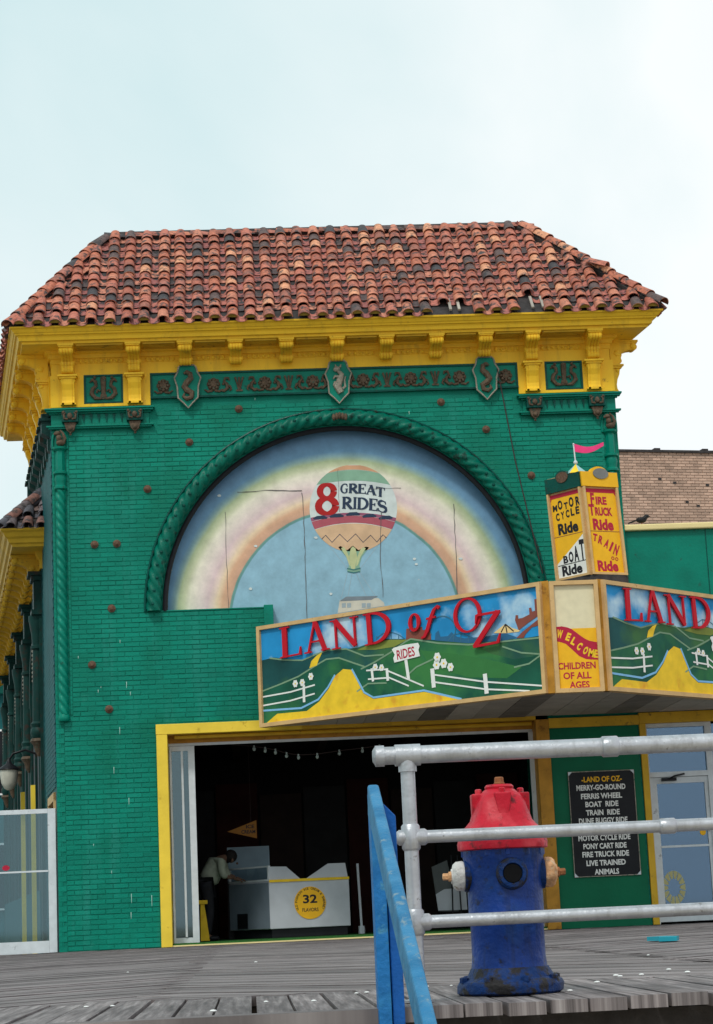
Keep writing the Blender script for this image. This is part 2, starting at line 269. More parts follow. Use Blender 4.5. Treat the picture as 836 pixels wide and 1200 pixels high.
# ------------------------------------------------------------------ object helpers
OFF = {}
def off(p): return OFF.get(p.name, Vector((0, 0, 0))) if p else Vector((0, 0, 0))
def tag(o, label=None, cat=None, group=None, kind=None):
    if label: o['label'] = label
    if cat: o['category'] = cat
    if group: o['group'] = group
    if kind: o['kind'] = kind
    return o
def thing(name, loc, label, cat, group=None):
    o = bpy.data.objects.new(name, None); COL.objects.link(o); o.location = loc; o.empty_display_size = .3
    OFF[o.name] = Vector(loc); return tag(o, label, cat, group)
class MB:
    def __init__(s): s.v = []; s.f = []; s.uv = None
    def add(s, vs, fs):
        k = len(s.v); s.v += [Vector(p) for p in vs]; s.f += [tuple(i+k for i in f) for f in fs]; return s
    def box(s, a, b):
        (x0, y0, z0), (x1, y1, z1) = a, b
        return s.hexa([(x0, y0, z0), (x1, y0, z0), (x1, y1, z0), (x0, y1, z0)], [(x0, y0, z1), (x1, y0, z1), (x1, y1, z1), (x0, y1, z1)])
    def hexa(s, bot, top):
        return s.add(list(bot)+list(top), [(3, 2, 1, 0), (4, 5, 6, 7), (0, 1, 5, 4), (1, 2, 6, 5), (2, 3, 7, 6), (3, 0, 4, 7)])
    def prism(s, pts, vec):
        """closed polygon pts (3D) extruded by vec"""
        n = len(pts); v = Vector(vec)
        s.add(list(pts)+[Vector(p)+v for p in pts], [tuple(range(n))[::-1], tuple(range(n, 2*n))]+[(i, (i+1) % n, n+(i+1) % n, n+i) for i in range(n)]); return s
    def tube(s, pts, r, n=10, caps=True, closed=False):
        pts = [Vector(p) for p in pts]; m = len(pts); rs = r if isinstance(r, (list, tuple)) else [r]*m
        k = len(s.v); up = None
        for i, p in enumerate(pts):
            if closed: d = pts[(i+1) % m]-pts[i-1]
            else: d = pts[min(i+1, m-1)]-pts[max(i-1, 0)]
            d.normalize()
            if up is None: up = d.orthogonal().normalized()
            up = (up-d*up.dot(d)).normalized(); w_ = d.cross(up)
            for j in range(n):
                a = 2*math.pi*j/n; s.v.append(p+up*(math.cos(a)*rs[i])+w_*(math.sin(a)*rs[i]))
        for i in range(m if closed else m-1):
            for j in range(n):
                a, b = k+i*n+j, k+i*n+(j+1) % n; c, d = k+((i+1) % m)*n+(j+1) % n, k+((i+1) % m)*n+j
                s.f.append((a, b, c, d))
        if caps and not closed: s.f.append(tuple(k+j for j in range(n))[::-1]); s.f.append(tuple(k+(m-1)*n+j for j in range(n)))
        return s
    def lathe(s, c, prof, n=24, axis=(0, 0, 1), mod=None):
        """prof: (radius, height) pairs along axis from c"""
        c = Vector(c); ax = Vector(axis).normalized(); u = ax.orthogonal().normalized()
        if abs(ax.z) > .9: u = Vector((1, 0, 0)); u = (u-ax*u.dot(ax)).normalized()
        w_ = ax.cross(u); k = len(s.v); m = len(prof)
        for (r, h) in prof:
            for j in range(n):
                a = 2*math.pi*j/n; rr = r*(mod(a, h) if mod else 1)
                s.v.append(c+ax*h+u*(math.cos(a)*rr)+w_*(math.sin(a)*rr))
        for i in range(m-1):
            for j in range(n):
                s.f.append((k+i*n+j, k+i*n+(j+1) % n, k+(i+1)*n+(j+1) % n, k+(i+1)*n+j))
        s.f.append(tuple(k+j for j in range(n))[::-1]); s.f.append(tuple(k+(m-1)*n+j for j in range(n))); return s
    def ball(s, c, r, n=10, m=6, sc=(1, 1, 1)):
        k = len(s.v); c = Vector(c)
        for i in range(m+1):
            t = math.pi*i/m
            for j in range(n):
                a = 2*math.pi*j/n; s.v.append(c+Vector((math.sin(t)*math.cos(a)*r*sc[0], math.sin(t)*math.sin(a)*r*sc[1], math.cos(t)*r*sc[2])))
        for i in range(m):
            for j in range(n): s.f.append((k+i*n+j, k+(i+1)*n+j, k+(i+1)*n+(j+1) % n, k+i*n+(j+1) % n))
        return s
    def mesh(s, name, material, offset=Vector((0, 0, 0)), smooth=False):
        me = bpy.data.meshes.new(name); me.from_pydata([tuple(p-offset) for p in s.v], [], s.f)
        bm = bmesh.new(); bm.from_mesh(me); bmesh.ops.remove_doubles(bm, verts=bm.verts, dist=1e-6)
        bmesh.ops.recalc_face_normals(bm, faces=bm.faces); bm.to_mesh(me); bm.free()
        if smooth:
            me.polygons.foreach_set('use_smooth', [True]*len(me.polygons))
            try: me.set_sharp_from_angle(angle=R_(40))
            except Exception: pass
        me.materials.append(material); return me
    def build(s, name, material, parent=None, smooth=False, label=None, kind=None, bevel=0):
        me = s.mesh(name, material, off(parent), smooth); o = bpy.data.objects.new(name, me); COL.objects.link(o)
        o.parent = parent; OFF[o.name] = off(parent)
        if bevel:
            b = o.modifiers.new('bevel', 'BEVEL'); b.width = bevel; b.segments = 2; b.limit_method = 'ANGLE'
        if label: o['label'] = label
        if kind: o['kind'] = kind
        return o
def inst(name, me, parent, Mw):
    """an object sharing mesh me, at world matrix Mw (parents only ever carry a translation)"""
    o = bpy.data.objects.new(name, me); COL.objects.link(o); o.parent = parent
    o.matrix_basis = Matrix.Translation(-off(parent)) @ Mw; return o
def bx(a, b, name, m, parent=None, **k): return MB().box(a, b).build(name, m, parent, **k)
def mat3(x, y, z, loc):
    Mw = Matrix.Identity(4)
    for i in range(3): Mw[i][0], Mw[i][1], Mw[i][2], Mw[i][3] = x[i], y[i], z[i], loc[i]
    return Mw

# flat print / cut-out drawing on a panel: place(u, v, w) -> world point
def frame_place(O, U, V, N):
    O, U, V, N = Vector(O), Vector(U).normalized(), Vector(V).normalized(), Vector(N).normalized()
    return lambda u, v, w=0.0: O+U*u+V*v+N*w
def quad_uv(q, W, H):
    """homography from photo coordinates of the quad TL,TR,BR,BL to (u,v) metres on a W x H panel"""
    src = q; dst = [(0, H), (W, H), (W, 0), (0, 0)]
    A = []; 
    for (x, y), (u, v) in zip(src, dst):
        A.append([x, y, 1, 0, 0, 0, -u*x, -u*y, u]); A.append([0, 0, 0, x, y, 1, -v*x, -v*y, v])
    n = 8
    for i in range(n):
        p = max(range(i, n), key=lambda r: abs(A[r][i])); A[i], A[p] = A[p], A[i]
        for r in range(n):
            if r != i:
                f = A[r][i]/A[i][i]
                for c in range(i, n+1): A[r][c] -= f*A[i][c]
    h = [A[i][n]/A[i][i] for i in range(n)]
    return lambda x, y: ((h[0]*x+h[1]*y+h[2])/(h[6]*x+h[7]*y+1), (h[3]*x+h[4]*y+h[5])/(h[6]*x+h[7]*y+1))
def poly(mb, pts, place, w0, th):
    """filled outline (may be concave) as a thin slab with its own thickness"""
    bm = bmesh.new(); vs = [bm.verts.new((p[0], p[1], 0)) for p in pts]
    es = [bm.edges.new((vs[i], vs[(i+1) % len(vs)])) for i in range(len(vs))]
    bmesh.ops.triangle_fill(bm, edges=es, use_beauty=True)
    bm.verts.index_update(); k = len(mb.v); n = len(vs)
    for v in vs: mb.v.append(place(v.co.x, v.co.y, w0+th))
    for v in vs: mb.v.append(place(v.co.x, v.co.y, w0))
    idx = {v: i for i, v in enumerate(vs)}
    for f in bm.faces: mb.f.append(tuple(k+idx[v] for v in f.verts))
    for i in range(n): j = (i+1) % n; mb.f.append((k+i, k+j, k+n+j, k+n+i))
    bm.free(); return mb
def ribbon(mb, pts, ws, place, w0, th):
    n = len(pts); ws = ws if isinstance(ws, (list, tuple)) else [ws]*n; k = len(mb.v)
    for i, p in enumerate(pts):
        a = pts[max(i-1, 0)]; b = pts[min(i+1, n-1)]; dx, dy = b[0]-a[0], b[1]-a[1]; l = math.hypot(dx, dy) or 1; nx, ny = -dy/l*ws[i]/2, dx/l*ws[i]/2
        for (x, y, w_) in ((p[0]+nx, p[1]+ny, w0+th), (p[0]-nx, p[1]-ny, w0+th), (p[0]-nx, p[1]-ny, w0), (p[0]+nx, p[1]+ny, w0)): mb.v.append(place(x, y, w_))
    for i in range(n-1):
        a = k+4*i
        for j in range(4): mb.f.append((a+j, a+(j+1) % 4, a+4+(j+1) % 4, a+4+j))
    mb.f.append((k, k+1, k+2, k+3)); e = k+4*(n-1); mb.f.append((e+3, e+2, e+1, e)); return mb
def disc(c, r, n=20, sx=1, a0=0, a1=360): return [(c[0]+r*sx*math.cos(R_(a0+(a1-a0)*i/n)), c[1]+r*math.sin(R_(a0+(a1-a0)*i/n))) for i in range(n+(0 if a1-a0 == 360 else 1))]
_tc = {}
def text_shape(s, bold):
    if (s, bold) in _tc: return _tc[(s, bold)]
    cu = bpy.data.curves.new('t', 'FONT'); cu.body = s; cu.align_x = 'CENTER'; cu.size = 1; cu.offset = bold; cu.resolution_u = 3
    o = bpy.data.objects.new('t', cu); COL.objects.link(o); bpy.context.view_layer.update()
    me = o.evaluated_get(bpy.context.evaluated_depsgraph_get()).to_mesh()
    v = [(p.co.x, p.co.y) for p in me.vertices]; f = [tuple(p.vertices) for p in me.polygons]
    o.evaluated_get(bpy.context.evaluated_depsgraph_get()).to_mesh_clear()
    bpy.data.objects.remove(o); bpy.data.curves.remove(cu)
    xs = [p[0] for p in v]; ys = [p[1] for p in v]; x0, x1, y0 = min(xs), max(xs), 0; h = .73
    v = [((x-(x0+x1)/2)/(x1-x0), (y-y0)/h) for x, y in v]; _tc[(s, bold)] = (v, f); return v, f
def text(mb, s, c, width, height, place, w0, rot=0, bold=.02, shear=0):
    """one word or line, centred on c at its baseline, width x cap height, flat print"""
    v, f = text_shape(s, bold); k = len(mb.v); ca, sa = math.cos(rot), math.sin(rot)
    for x, y in v:
        x, y = x*width+shear*y*height, y*height; mb.v.append(place(c[0]+x*ca-y*sa, c[1]+x*sa+y*ca, w0))
    mb.f += [tuple(i+k for i in q) for q in f]; return mb
# serif capitals as strokes in a unit-high box: (points, widths)
T, t_, S = .17, .075, .05
def arc(cx, cy_, rx, ry, a0, a1, n=14): return [(cx+rx*math.cos(R_(a0+(a1-a0)*i/n)), cy_+ry*math.sin(R_(a0+(a1-a0)*i/n))) for i in range(n+1)]
def vw(pts, cx, cy_, lo=t_, hi=T):
    o = []
    for (x, y) in pts:
        a = math.atan2(y-cy_, x-cx); o.append(lo+(hi-lo)*abs(math.cos(a))**1.3)
    return o
def ser(x, y, w=.3): return ([(x-w/2, y), (x+w/2, y)], S)
def G(ch):
    if ch == 'L': return .72, [([(.2, 0), (.2, 1)], T), ser(.2, .025), ser(.2, .975), ([(.1, .03), (.68, .03)], .06), ([(.67, .0), (.69, .27)], [.1, .03])]
    if ch == 'A': return .9, [([(.14, 0), (.45, 1)], t_), ([(.43, 1.02), (.76, 0)], T), ([(.25, .33), (.66, .33)], .06), ser(.13, .025, .26), ser(.77, .025, .3)]
    if ch == 'N': return 1.0, [([(.17, 0), (.17, 1)], t_), ([(.15, .99), (.83, .02)], T), ([(.83, 0), (.83, 1)], t_), ser(.16, .025, .28), ser(.12, .975, .26), ser(.83, .975, .28)]
    if ch == 'D':
        p = arc(.32, .5, .53, .47, -90, 90, 18); return .95, [([(.2, 0), (.2, 1)], T), ser(.18, .025), ser(.18, .975), (p, vw(p, .32, .5)), ([(.15, .03), (.34, .03)], .06), ([(.15, .97), (.34, .97)], .06)]
    if ch == 'O':
        p = arc(.5, .5, .42, .47, 0, 360, 30); return 1.0, [(p, vw(p, .5, .5))]
    if ch == 'Z': return .85, [([(.1, .96), (.75, .96)], .08), ([(.70, .98), (.12, .03)], T), ([(.08, .04), (.76, .04)], .08), ([(.11, .98), (.09, .72)], [.09, .03]), ([(.75, .02), (.80, .30)], [.1, .03])]
    if ch == 'G':
        p = arc(.5, .5, .4, .47, 50, 318, 22); return .95, [(p, vw(p, .5, .5)), ([(.74, .1), (.74, .45)], .14), ser(.72, .45, .32), ([(.76, .95), (.78, .68)], [.03, .08])]
    if ch == 'R':
        p = arc(.32, .74, .34, .235, -90, 90, 14); return .9, [([(.2, 0), (.2, 1)], T), ser(.2, .025), ser(.2, .975), (p, vw(p, .32, .74)), ([(.15, .975), (.34, .975)], .06), ([(.15, .5), (.34, .5)], .06), ([(.38, .5), (.78, .02)], T), ser(.8, .025, .22)]
    if ch == 'E': return .75, [([(.2, 0), (.2, 1)], T), ([(.06, .03), (.68, .03)], .06), ([(.06, .97), (.66, .97)], .06), ([(.2, .52), (.5, .52)], .06), ([(.67, 0), (.69, .25)], [.1, .03]), ([(.65, 1), (.66, .77)], [.1, .03]), ([(.5, .4), (.5, .64)], .06)]
    if ch == 'T': return .85, [([(.42, 0), (.42, 1)], T), ser(.42, .025), ([(.06, .97), (.78, .97)], .06), ([(.08, 1), (.06, .72)], [.1, .03]), ([(.76, 1), (.78, .72)], [.1, .03])]
    if ch == 'I': return .45, [([(.22, 0), (.22, 1)], T), ser(.22, .025), ser(.22, .975)]
    if ch == 'S':
        p = arc(.4, .74, .26, .23, 30, 250, 12)+arc(.4, .27, .3, .25, 80, -150, 14)
        return .8, [(p, [.07]*4+[.14]*5+[.18]*8+[.14]*5+[.07]*(len(p)-22)), ([(.63, .97), (.65, .72)], [.03, .07]), ([(.12, .02), (.1, .3)], [.03, .07])]
    if ch == '8':
        a = arc(.4, .75, .25, .22, 0, 360, 22); b = arc(.4, .26, .31, .24, 0, 360, 24); return .8, [(a, vw(a, .4, .75, .09, .19)), (b, vw(b, .4, .26, .09, .21))]
    if ch == 'o':
        p = arc(.4, .5, .28, .47, 0, 360, 24); return .8, [(p, vw(p, .4, .5, .1, .22))]
    if ch == 'f':
        return .7, [([(.05, -.25), (.2, -.22), (.3, 0), (.4, .6), (.5, .93), (.66, 1.05), (.8, .95)], [.08, .14, .18, .18, .16, .12, .14]), ([(.15, .58), (.66, .58)], .08)]
def letter(mb, ch, bl, br, tl, uv, place, w0, th, wm=1.0):
    """letter drawn so that its box stands on bl-br and reaches tl, all given on the photo's sign and carried to the panel by uv"""
    adv, strokes = G(ch); e1 = ((br[0]-bl[0])/adv, (br[1]-bl[1])/adv); e2 = (tl[0]-bl[0], tl[1]-bl[1])
    def pl(x, y, w_):
        u, v = uv(bl[0]+x*e1[0]+y*e2[0], bl[1]+x*e1[1]+y*e2[1]); return place(u, v, w_)
    for i, (p, ws) in enumerate(strokes):
        ws = [q*wm for q in ws] if isinstance(ws, list) else ws*wm
        ribbon(mb, p, ws, pl, w0, th+i*.0006)
    return mb

# ================================================================== SETTING
SK = .155
d_ = Vector((-SK, 1, 0)).normalized(); n_ = Vector((-1, -SK, 0)).normalized()      # along the side street, and out of the side wall
def SW(s, o, z): return d_*s+n_*o+Vector((0, 0, z))
ground = MB().add([(-800, -900, -1.5), (900, -900, -1.5), (900, 1500, -1.5), (-800, 1500, -1.5)], [(0, 1, 2, 3)]).build('beach_sand', M_['sand'], kind='structure')
street = MB().add([(-60, .06, -.06), (60, .06, -.06), (60, 120, -.06), (-60, 120, -.06), (-60, .06, -1.4), (60, .06, -1.4)], [(0, 1, 2, 3), (0, 1, 5, 4)]).build('street_paving', mat('street_concrete', (.22, .21, .20), .85, .15, 2, .2, 40), kind='structure')

# boardwalk: herringbone bands of planks, each plank with its own edges
deck = MB()
for k in range(14):
    y = -22.1+k*1.65; deck.box((-16, y, -.25), (24, y+.08, -.062))
for k in range(20):
    x = -15+k*2.0; deck.box((x, -21.9, -.30), (x+.1, 0, -.251))
deck.box((-16, -22.0, -.34), (24, -21.95, -.07))
deck = deck.build('boardwalk', M_['tar'], kind='structure')
def plank_mesh(L, W=.132, H=.045, cut=0.0, joined=None, Mw=None):
    h = L/2; c = cut
    vs = [(-h+c, -W/2, -H), (h+c, -W/2, -H), (h-c, W/2, -H), (-h-c, W/2, -H)]; vs += [(x, y, 0) for x, y, z in vs]
    fs = [(4, 5, 6, 7), (0, 1, 5, 4), (1, 2, 6, 5), (2, 3, 7, 6), (3, 0, 4, 7)]
    return vs, fs
def mk_planks(vsl):
    vs, fs = [], []
    for v, f in vsl:
        k = len(vs); vs += v; fs += [tuple(i+k for i in q) for q in f]
    return vs, fs
def plank_obj_mesh(name, vs, fs, uvs):
    me = bpy.data.meshes.new(name); me.from_pydata([tuple(v) for v in vs], [], fs); ul = me.uv_layers.new(name='UVMap')
    for lp in me.loops: ul.data[lp.index].uv = uvs[lp.vertex_index]
    me.materials.append(M_['plank']); return me
BW = 2.9; ang = R_(45); PITCH = .14
edge_pl, planks = [], []
# diagonal planks, seam between bands at x = 2.35 (the herringbone's spine)
W = .132
for b in range(-5, 8):
    x0 = 2.3+b*BW; sgn = 1 if b % 2 else -1        # right of the spine the planks run away to the left, left of it away to the right
    L = BW/math.cos(ang); step = PITCH/math.cos(ang)
    y = -24.6
    while y < 1.6:
        planks.append((x0+BW/2, y, sgn, L-.012)); y += step
cut = W/2*math.tan(ang)
shared = {}
for sg in (1, -1):
    v, f = plank_mesh(BW/math.cos(ang)-.012, W, .045, -sg*cut if sg > 0 else cut)
    h = (BW/math.cos(ang)-.012)/2; shared[sg] = (v, f, [(p[0], p[1]) for p in v])
YE = -22.42
pl_all = []
for (cx_, cy_, sg, L) in planks:
    jz = random.uniform(-.003, .003)
    a = sg*ang; ca, sa = math.cos(a), math.sin(a); v, f, uv = shared[sg]
    # clip lengthwise at the front edge and at the building
    lim = random.uniform(-.03, .03)
    ends = []
    t0, t1 = -L/2, L/2
    def clipt(ylim, keep_above):
        global t0, t1
    ylo, yhi = -20.62, -.005
    # y(t) = cy_ + t*sa
    ta, tb = (ylo-cy_)/sa, (yhi-cy_)/sa
    lo, hi = min(ta, tb), max(ta, tb)
    t0, t1 = max(t0, lo), min(t1, hi)
    if t1-t0 < .12: continue
    full = abs(t0+L/2) < 1e-6 and abs(t1-L/2) < 1e-6
    pl_all.append((cx_, cy_, a, t0, t1, full, jz, sg))
def plank_verts(p):
    cx_, cy_, a, t0, t1, full, jz, sg = p; ca, sa = math.cos(a), math.sin(a); L = BW/math.cos(ang)-.012
    if sg == 0:
        vs = [(cx_+x*ca-y*sa, cy_+x*sa+y*ca, z+jz-.0035) for z in (-.045, 0) for x, y in ((t0, -W/2), (t1, -W/2), (t1, W/2), (t0, W/2))]
        return vs, [(4, 5, 6, 7), (0, 1, 5, 4), (1, 2, 6, 5), (2, 3, 7, 6), (3, 0, 4, 7), (3, 2, 1, 0)], [(t0, -W/2), (t1, -W/2), (t1, W/2), (t0, W/2)]*2
    c0 = (W/2*math.tan(a)) if abs(t0+L/2) < 1e-6 else -W/2/math.tan(a)*.0
    c1 = (W/2*math.tan(a)) if abs(t1-L/2) < 1e-6 else -W/2/math.tan(a)*.0
    loc = [(t0+c0, -W/2), (t1+c1, -W/2), (t1-c1, W/2), (t0-c0, W/2)]
    vs = []
    for z in (-.045, 0):
        for (x, y) in loc: vs.append((cx_+x*ca-y*sa, cy_+x*sa+y*ca, z+jz-.0035))
    uvs = [(x, y) for (x, y) in loc]*2
    return vs, [(4, 5, 6, 7), (0, 1, 5, 4), (1, 2, 6, 5), (2, 3, 7, 6), (3, 0, 4, 7), (3, 2, 1, 0)], uvs
# border planks laid straight out to the edge of the walk
x = -9.0
while x < 14:
    y0 = YE+random.uniform(-.035, .03); y1 = -20.56; wd = random.uniform(.128, .142)
    pl_all.append((x+wd/2, (y0+y1)/2, math.pi/2, -(y1-y0)/2, (y1-y0)/2, True, random.uniform(-.004, .004), 0)); x += .147
def pl_dist(p):
    x, y = p[0]+math.cos(p[2])*(p[3]+p[4])/2, p[1]+math.sin(p[2])*(p[3]+p[4])/2
    dx, dy = x-CAM_LOC.x, y-CAM_LOC.y
    return math.hypot(dx, dy)+(0 if abs(dx) < .24*dy+1.6 else 1000)
pl_all.sort(key=pl_dist)
for p in pl_all[:300]:
    v, f, uv = plank_verts(p); o = bpy.data.objects.new('plank', plank_obj_mesh('plank', v, f, uv)); COL.objects.link(o); o.parent = deck
va, fa, ua = [], [], []
for p in pl_all[300:]:
    v, f, uv = plank_verts(p); k = len(va); va += v; ua += uv; fa += [tuple(i+k for i in q) for q in f]
o = bpy.data.objects.new('plank_deck', plank_obj_mesh('plank_deck', va, fa, ua)); COL.objects.link(o); o.parent = deck; o['kind'] = 'stuff'
# the long edge board left of the railing, a little proud
def long_board(x0, x1, y0, y1, z, name='edge_board'):
    v = [(x0, y0, z-.05), (x1, y0-.0, z-.05), (x1, y1, z-.05), (x0, y1, z-.05), (x0, y0, z), (x1, y0, z), (x1, y1, z), (x0, y1, z)]
    f = [(4, 5, 6, 7), (0, 1, 5, 4), (1, 2, 6, 5), (2, 3, 7, 6), (3, 0, 4, 7)]
    o = bpy.data.objects.new(name, plank_obj_mesh(name, v, f, [(a, b) for a, b, c in v])); COL.objects.link(o); o.parent = deck; return o
long_board(-.6, 3.36, -22.56, -22.43, .002); long_board(-5, -.61, -22.56, -22.43, .0)
fl = MB()
for px, py in ((101, 1181), (132, 1180), (312, 1175), (418, 1165), (430, 1164), (368, 1174), (722, 1144), (727, 1145), (752, 1143), (806, 1140), (784, 1137), (500, 1157), (529, 1156), (668, 1162), (700, 1152), (150, 1140), (300, 1128), (560, 1110), (250, 1186), (760, 1120), (455, 1148)):
    P = at(px, py, 0); dvec = P-CAM_LOC; P = CAM_LOC+dvec*(-CAM_LOC.z/dvec.z); r = random.uniform(.005, .011); fl.ball((P.x, P.y, .004), r, 7, 4, (1.3, 1.6, .5))
fl.build('white_fleck', M_['white'], deck, kind='stuff')  # small white flecks scattered over the planks
P = at(778, 1103, 0); dv = P-CAM_LOC; P = CAM_LOC+dv*(-CAM_LOC.z/dv.z)
sc_ = MB(); sc_.prism([P+Vector((x, y, .004)) for x, y in ((-.09, -.25), (.05, -.3), (.12, -.05), (.08, .25), (-.1, .2), (-.04, 0))], (0, 0, .035))
tag(sc_.build('plastic_scrap', paint('teal_plastic', (.02, .30, .38))), 'small scrap of teal plastic lying flat on the boardwalk before the shop door', 'scrap')

# ================================================================== THE CORNER BUILDING
B = thing('corner_building', (4.3, 0, 0), 'green painted brick building with yellow cornice, red tile roof and rainbow mural in its arch', 'building')
AX, AZ, RO, RI = 4.35, 4.88, 3.02, 2.74
def arcpts(r, a0, a1, n): return [(AX+r*math.cos(R_(a0+(a1-a0)*i/n)), AZ+r*math.sin(R_(a0+(a1-a0)*i/n))) for i in range(n+1)]
wall = MB()
up = [(0, 4.88)]+[(0, 8.3), (8.6, 8.3), (8.6, 4.88)]+arcpts(RI, 0, 180, 40)
pw = lambda u, v, w_=0: Vector((u, -w_, v))
poly(wall, up, pw, -.40, .3945)
wall.box((0, .0055, 0), (1.46, .40, 4.88)); wall.box((1.46, .0055, 3.2), (3.2, .40, 4.88)); wall.box((3.2, .0055, 3.2), (8.6, .40, 4.30)); wall.box((7.25, .0055, 0), (8.6, .40, 3.2)); wall.box((7.09, .013, 4.30), (8.6, .40, 4.88))
front = wall.build('front_wall', M_['green_joint'], B)
# bricks
CH, BL, BH = .0715, .222, .0635
def in_hole(x, z):
    if z >= AZ and math.hypot(x-AX, z-AZ) < RI+.05: return True
    if x > 3.2 and 4.28 < z < 4.9 and x < 7.12: return True
    if z < 3.2 and 1.46 < x < 7.25: return True
    return False
def brick_mesh(name, l, h, dp, m):
    mb = MB(); e = .004
    mb.hexa([(-l/2, dp, -h/2), (l/2, dp, -h/2), (l/2, dp, h/2), (-l/2, dp, h/2)], [(-l/2+e, 0, -h/2+e), (l/2-e, 0, -h/2+e), (l/2-e, 0, h/2-e), (-l/2+e, 0, h/2-e)])
    return mb.mesh(name, m)
bm_full = brick_mesh('brick', BL-.004, BH, .02, M_['green_brick'])
ind, rest = [], []
row = 0; z = CH/2+.005
while z < 8.04:
    x = -BL/2 if row % 2 else 0.0
    x += .12 if z < 3.36 else .25
    lim = 8.6 if z > 3.3 else 8.58
    segs = []
    while x < lim:
        a, b = max(x, (.12 if z < 3.36 else .25)), min(x+BL, 8.6 if z < 7.2 else 8.6)
        if b-a > .05: segs.append((a, b))
        x += BL
    for a, b in segs:
        if z > 7.68 and (a < 1.5 or b > 7.15): continue
        if a > 8.34 and z > 2.9: continue
        corners = [(p, q) for p in (a+.01, b-.01) for q in (z-BH/2, z+BH/2)]
        if any(in_hole(*c) for c in corners):
            if b-a > .12:   # try the two halves
                for aa, bb in ((a, (a+b)/2), ((a+b)/2, b)):
                    if not any(in_hole(*c) for c in [(p, q) for p in (aa+.01, bb-.01) for q in (z-BH/2, z+BH/2)]): rest.append((aa, bb, z))
            continue
        full = b-a > BL-.01; vis = (a < 2.9 or z > 5.6) and not (a > 6.9 and z < 6.6)
        (ind if full and vis else rest).append((a, b, z))
    z += CH; row += 1
ind.sort(key=lambda s: abs(s[2]-CAM_LOC.z)); 
for a, b, z in ind[:300]:
    inst('brick', bm_full, front, Matrix.Translation(((a+b)/2+random.uniform(-.002, .002), random.uniform(-.004, .002), z)))
mb = MB()
for a, b, z in ind[300:]+rest:
    l, h = b-a-.004, BH; c = Vector(((a+b)/2, random.uniform(-.004, .002), z)); e = .004
    mb.hexa([c+Vector(p) for p in ((-l/2, .02, -h/2), (l/2, .02, -h/2), (l/2, .02, h/2), (-l/2, .02, h/2))], [c+Vector(p) for p in ((-l/2+e, 0, -h/2+e), (l/2-e, 0, -h/2+e), (l/2-e, 0, h/2-e), (-l/2+e, 0, h/2-e))])
mb.build('bricks_above', M_['green_brick'], front, kind='stuff')
# toothed corner below the twisted column: alternate blocks missing
q = MB(); z = 0
while z < 3.34:
    q.box((0, -.004, z), (.118, .02, z+.075)); q.box((0, -.004, z+.078), (.05, .02, z+.138)); q.box((.055, -.001, z+.078), (.07, .02, z+.138)); z += .142
q.build('corner_blocks', M_['green_brick'], B, kind='stuff')
q = MB(); z = 3.40
while z < 7.68: q.box((.0, -.002, z), (.035, .02, z+.068)); q.box((.215, -.002, z), (.248, .02, z+.068)); q.box((8.345, -.002, z), (8.38, .02, z+.068)); q.box((8.58, -.002, z), (8.60, .02, z+.068)); z += CH
q.build('corner_blocks', M_['green_brick'], B, kind='stuff')
# sill end post and sill cap
bx((3.10, -.03, 4.30), (3.24, .30, 4.92), 'sill_post', M_['green'], B, bevel=.006)
bx((1.33, -.012, 4.875), (3.098, .30, 4.892), 'sill_cap', M_['green'], B)

# side wall (the street side), weathered teal
sw = MB(); L5 = 5.2
for s0, s1, z0, z1 in ((0.0, .3, 0, 8.3), (.3, 1.9, 2.30, 8.3), (1.9, L5, 0, 8.3)):
    pts = [SW(s0, 0, z0), SW(s1, 0, z0), SW(s1, -.3, z0), SW(s0, -.3, z0)]
    if s0 == 0.0: pts = [SW(0, 0, z0)+Vector((0, .013, 0)), SW(s1, 0, z0), SW(s1, -.3, z0), Vector((.3, .013, z0))]
    sw.prism(pts, (0, 0, z1-z0))
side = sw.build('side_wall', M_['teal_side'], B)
mb = MB(); z = CH/2; row = 0
while z < 7.7:
    s = .02+(BL/2 if row % 2 else 0)
    while s+BL < 2.9:
        if not (.24 < s+BL and s < 1.96 and z < 2.38):
            pts = [SW(s, .012, z-BH/2), SW(s+BL-.01, .012, z-BH/2), SW(s+BL-.01, .012, z+BH/2), SW(s, .012, z+BH/2)]
            mb.prism(pts, -n_*.02)
        s += BL
    z += CH; row += 1
mb.build('side_bricks', M_['teal_side'], side, kind='stuff')
pr = SW(L5, 0, 0)
MB().prism([SW(L5, -.001, 0), SW(L5, -.001, 0)+Vector((8.6, 0, 0)), SW(L5-.3, 0, 0)+Vector((8.6, 0, 0)), SW(L5-.3, 0, 0)+Vector((.05, 0, 0))], (0, 0, 8.3)).build('rear_wall', M_['teal_side'], B)
MB().prism([Vector((8.6, .02, 0)), Vector((8.6, 0, 0))+SW(L5-.31, 0, 0), Vector((8.3, 0, 0))+SW(L5-.31, 0, 0), Vector((8.3, .41, 0))], (0, 0, 8.3)).build('right_wall', M_['green'], B)
MB().prism([SW(.4, -.3, 3.16), Vector((8.3, .41, 3.16)), Vector((8.3, 0, 3.16))+SW(L5-.3, 0, 0), SW(L5-.31, -.3, 3.16)], (0, 0, .04)).build('upper_floor', M_['dark_room'], B)
# door in the side wall, frame only shows its head
fr = MB(); 
for s0, s1, z0, z1 in ((.3, .42, 0, 2.3), (1.78, 1.9, 0, 2.3), (.3, 1.9, 2.18, 2.3)):
    fr.prism([SW(s0, .03, z0), SW(s1, .03, z0), SW(s1, -.1, z0), SW(s0, -.1, z0)], (0, 0, z1-z0-.001 if z1 < 2.3 else z1-z0))
fr.build('side_door_frame', M_['tan_frame'], B)
MB().prism([SW(.42, -.05, 0), SW(1.78, -.05, 0), SW(1.78, -.08, 0), SW(.42, -.08, 0)], (0, 0, 2.18)).build('side_door', M_['black'], B)

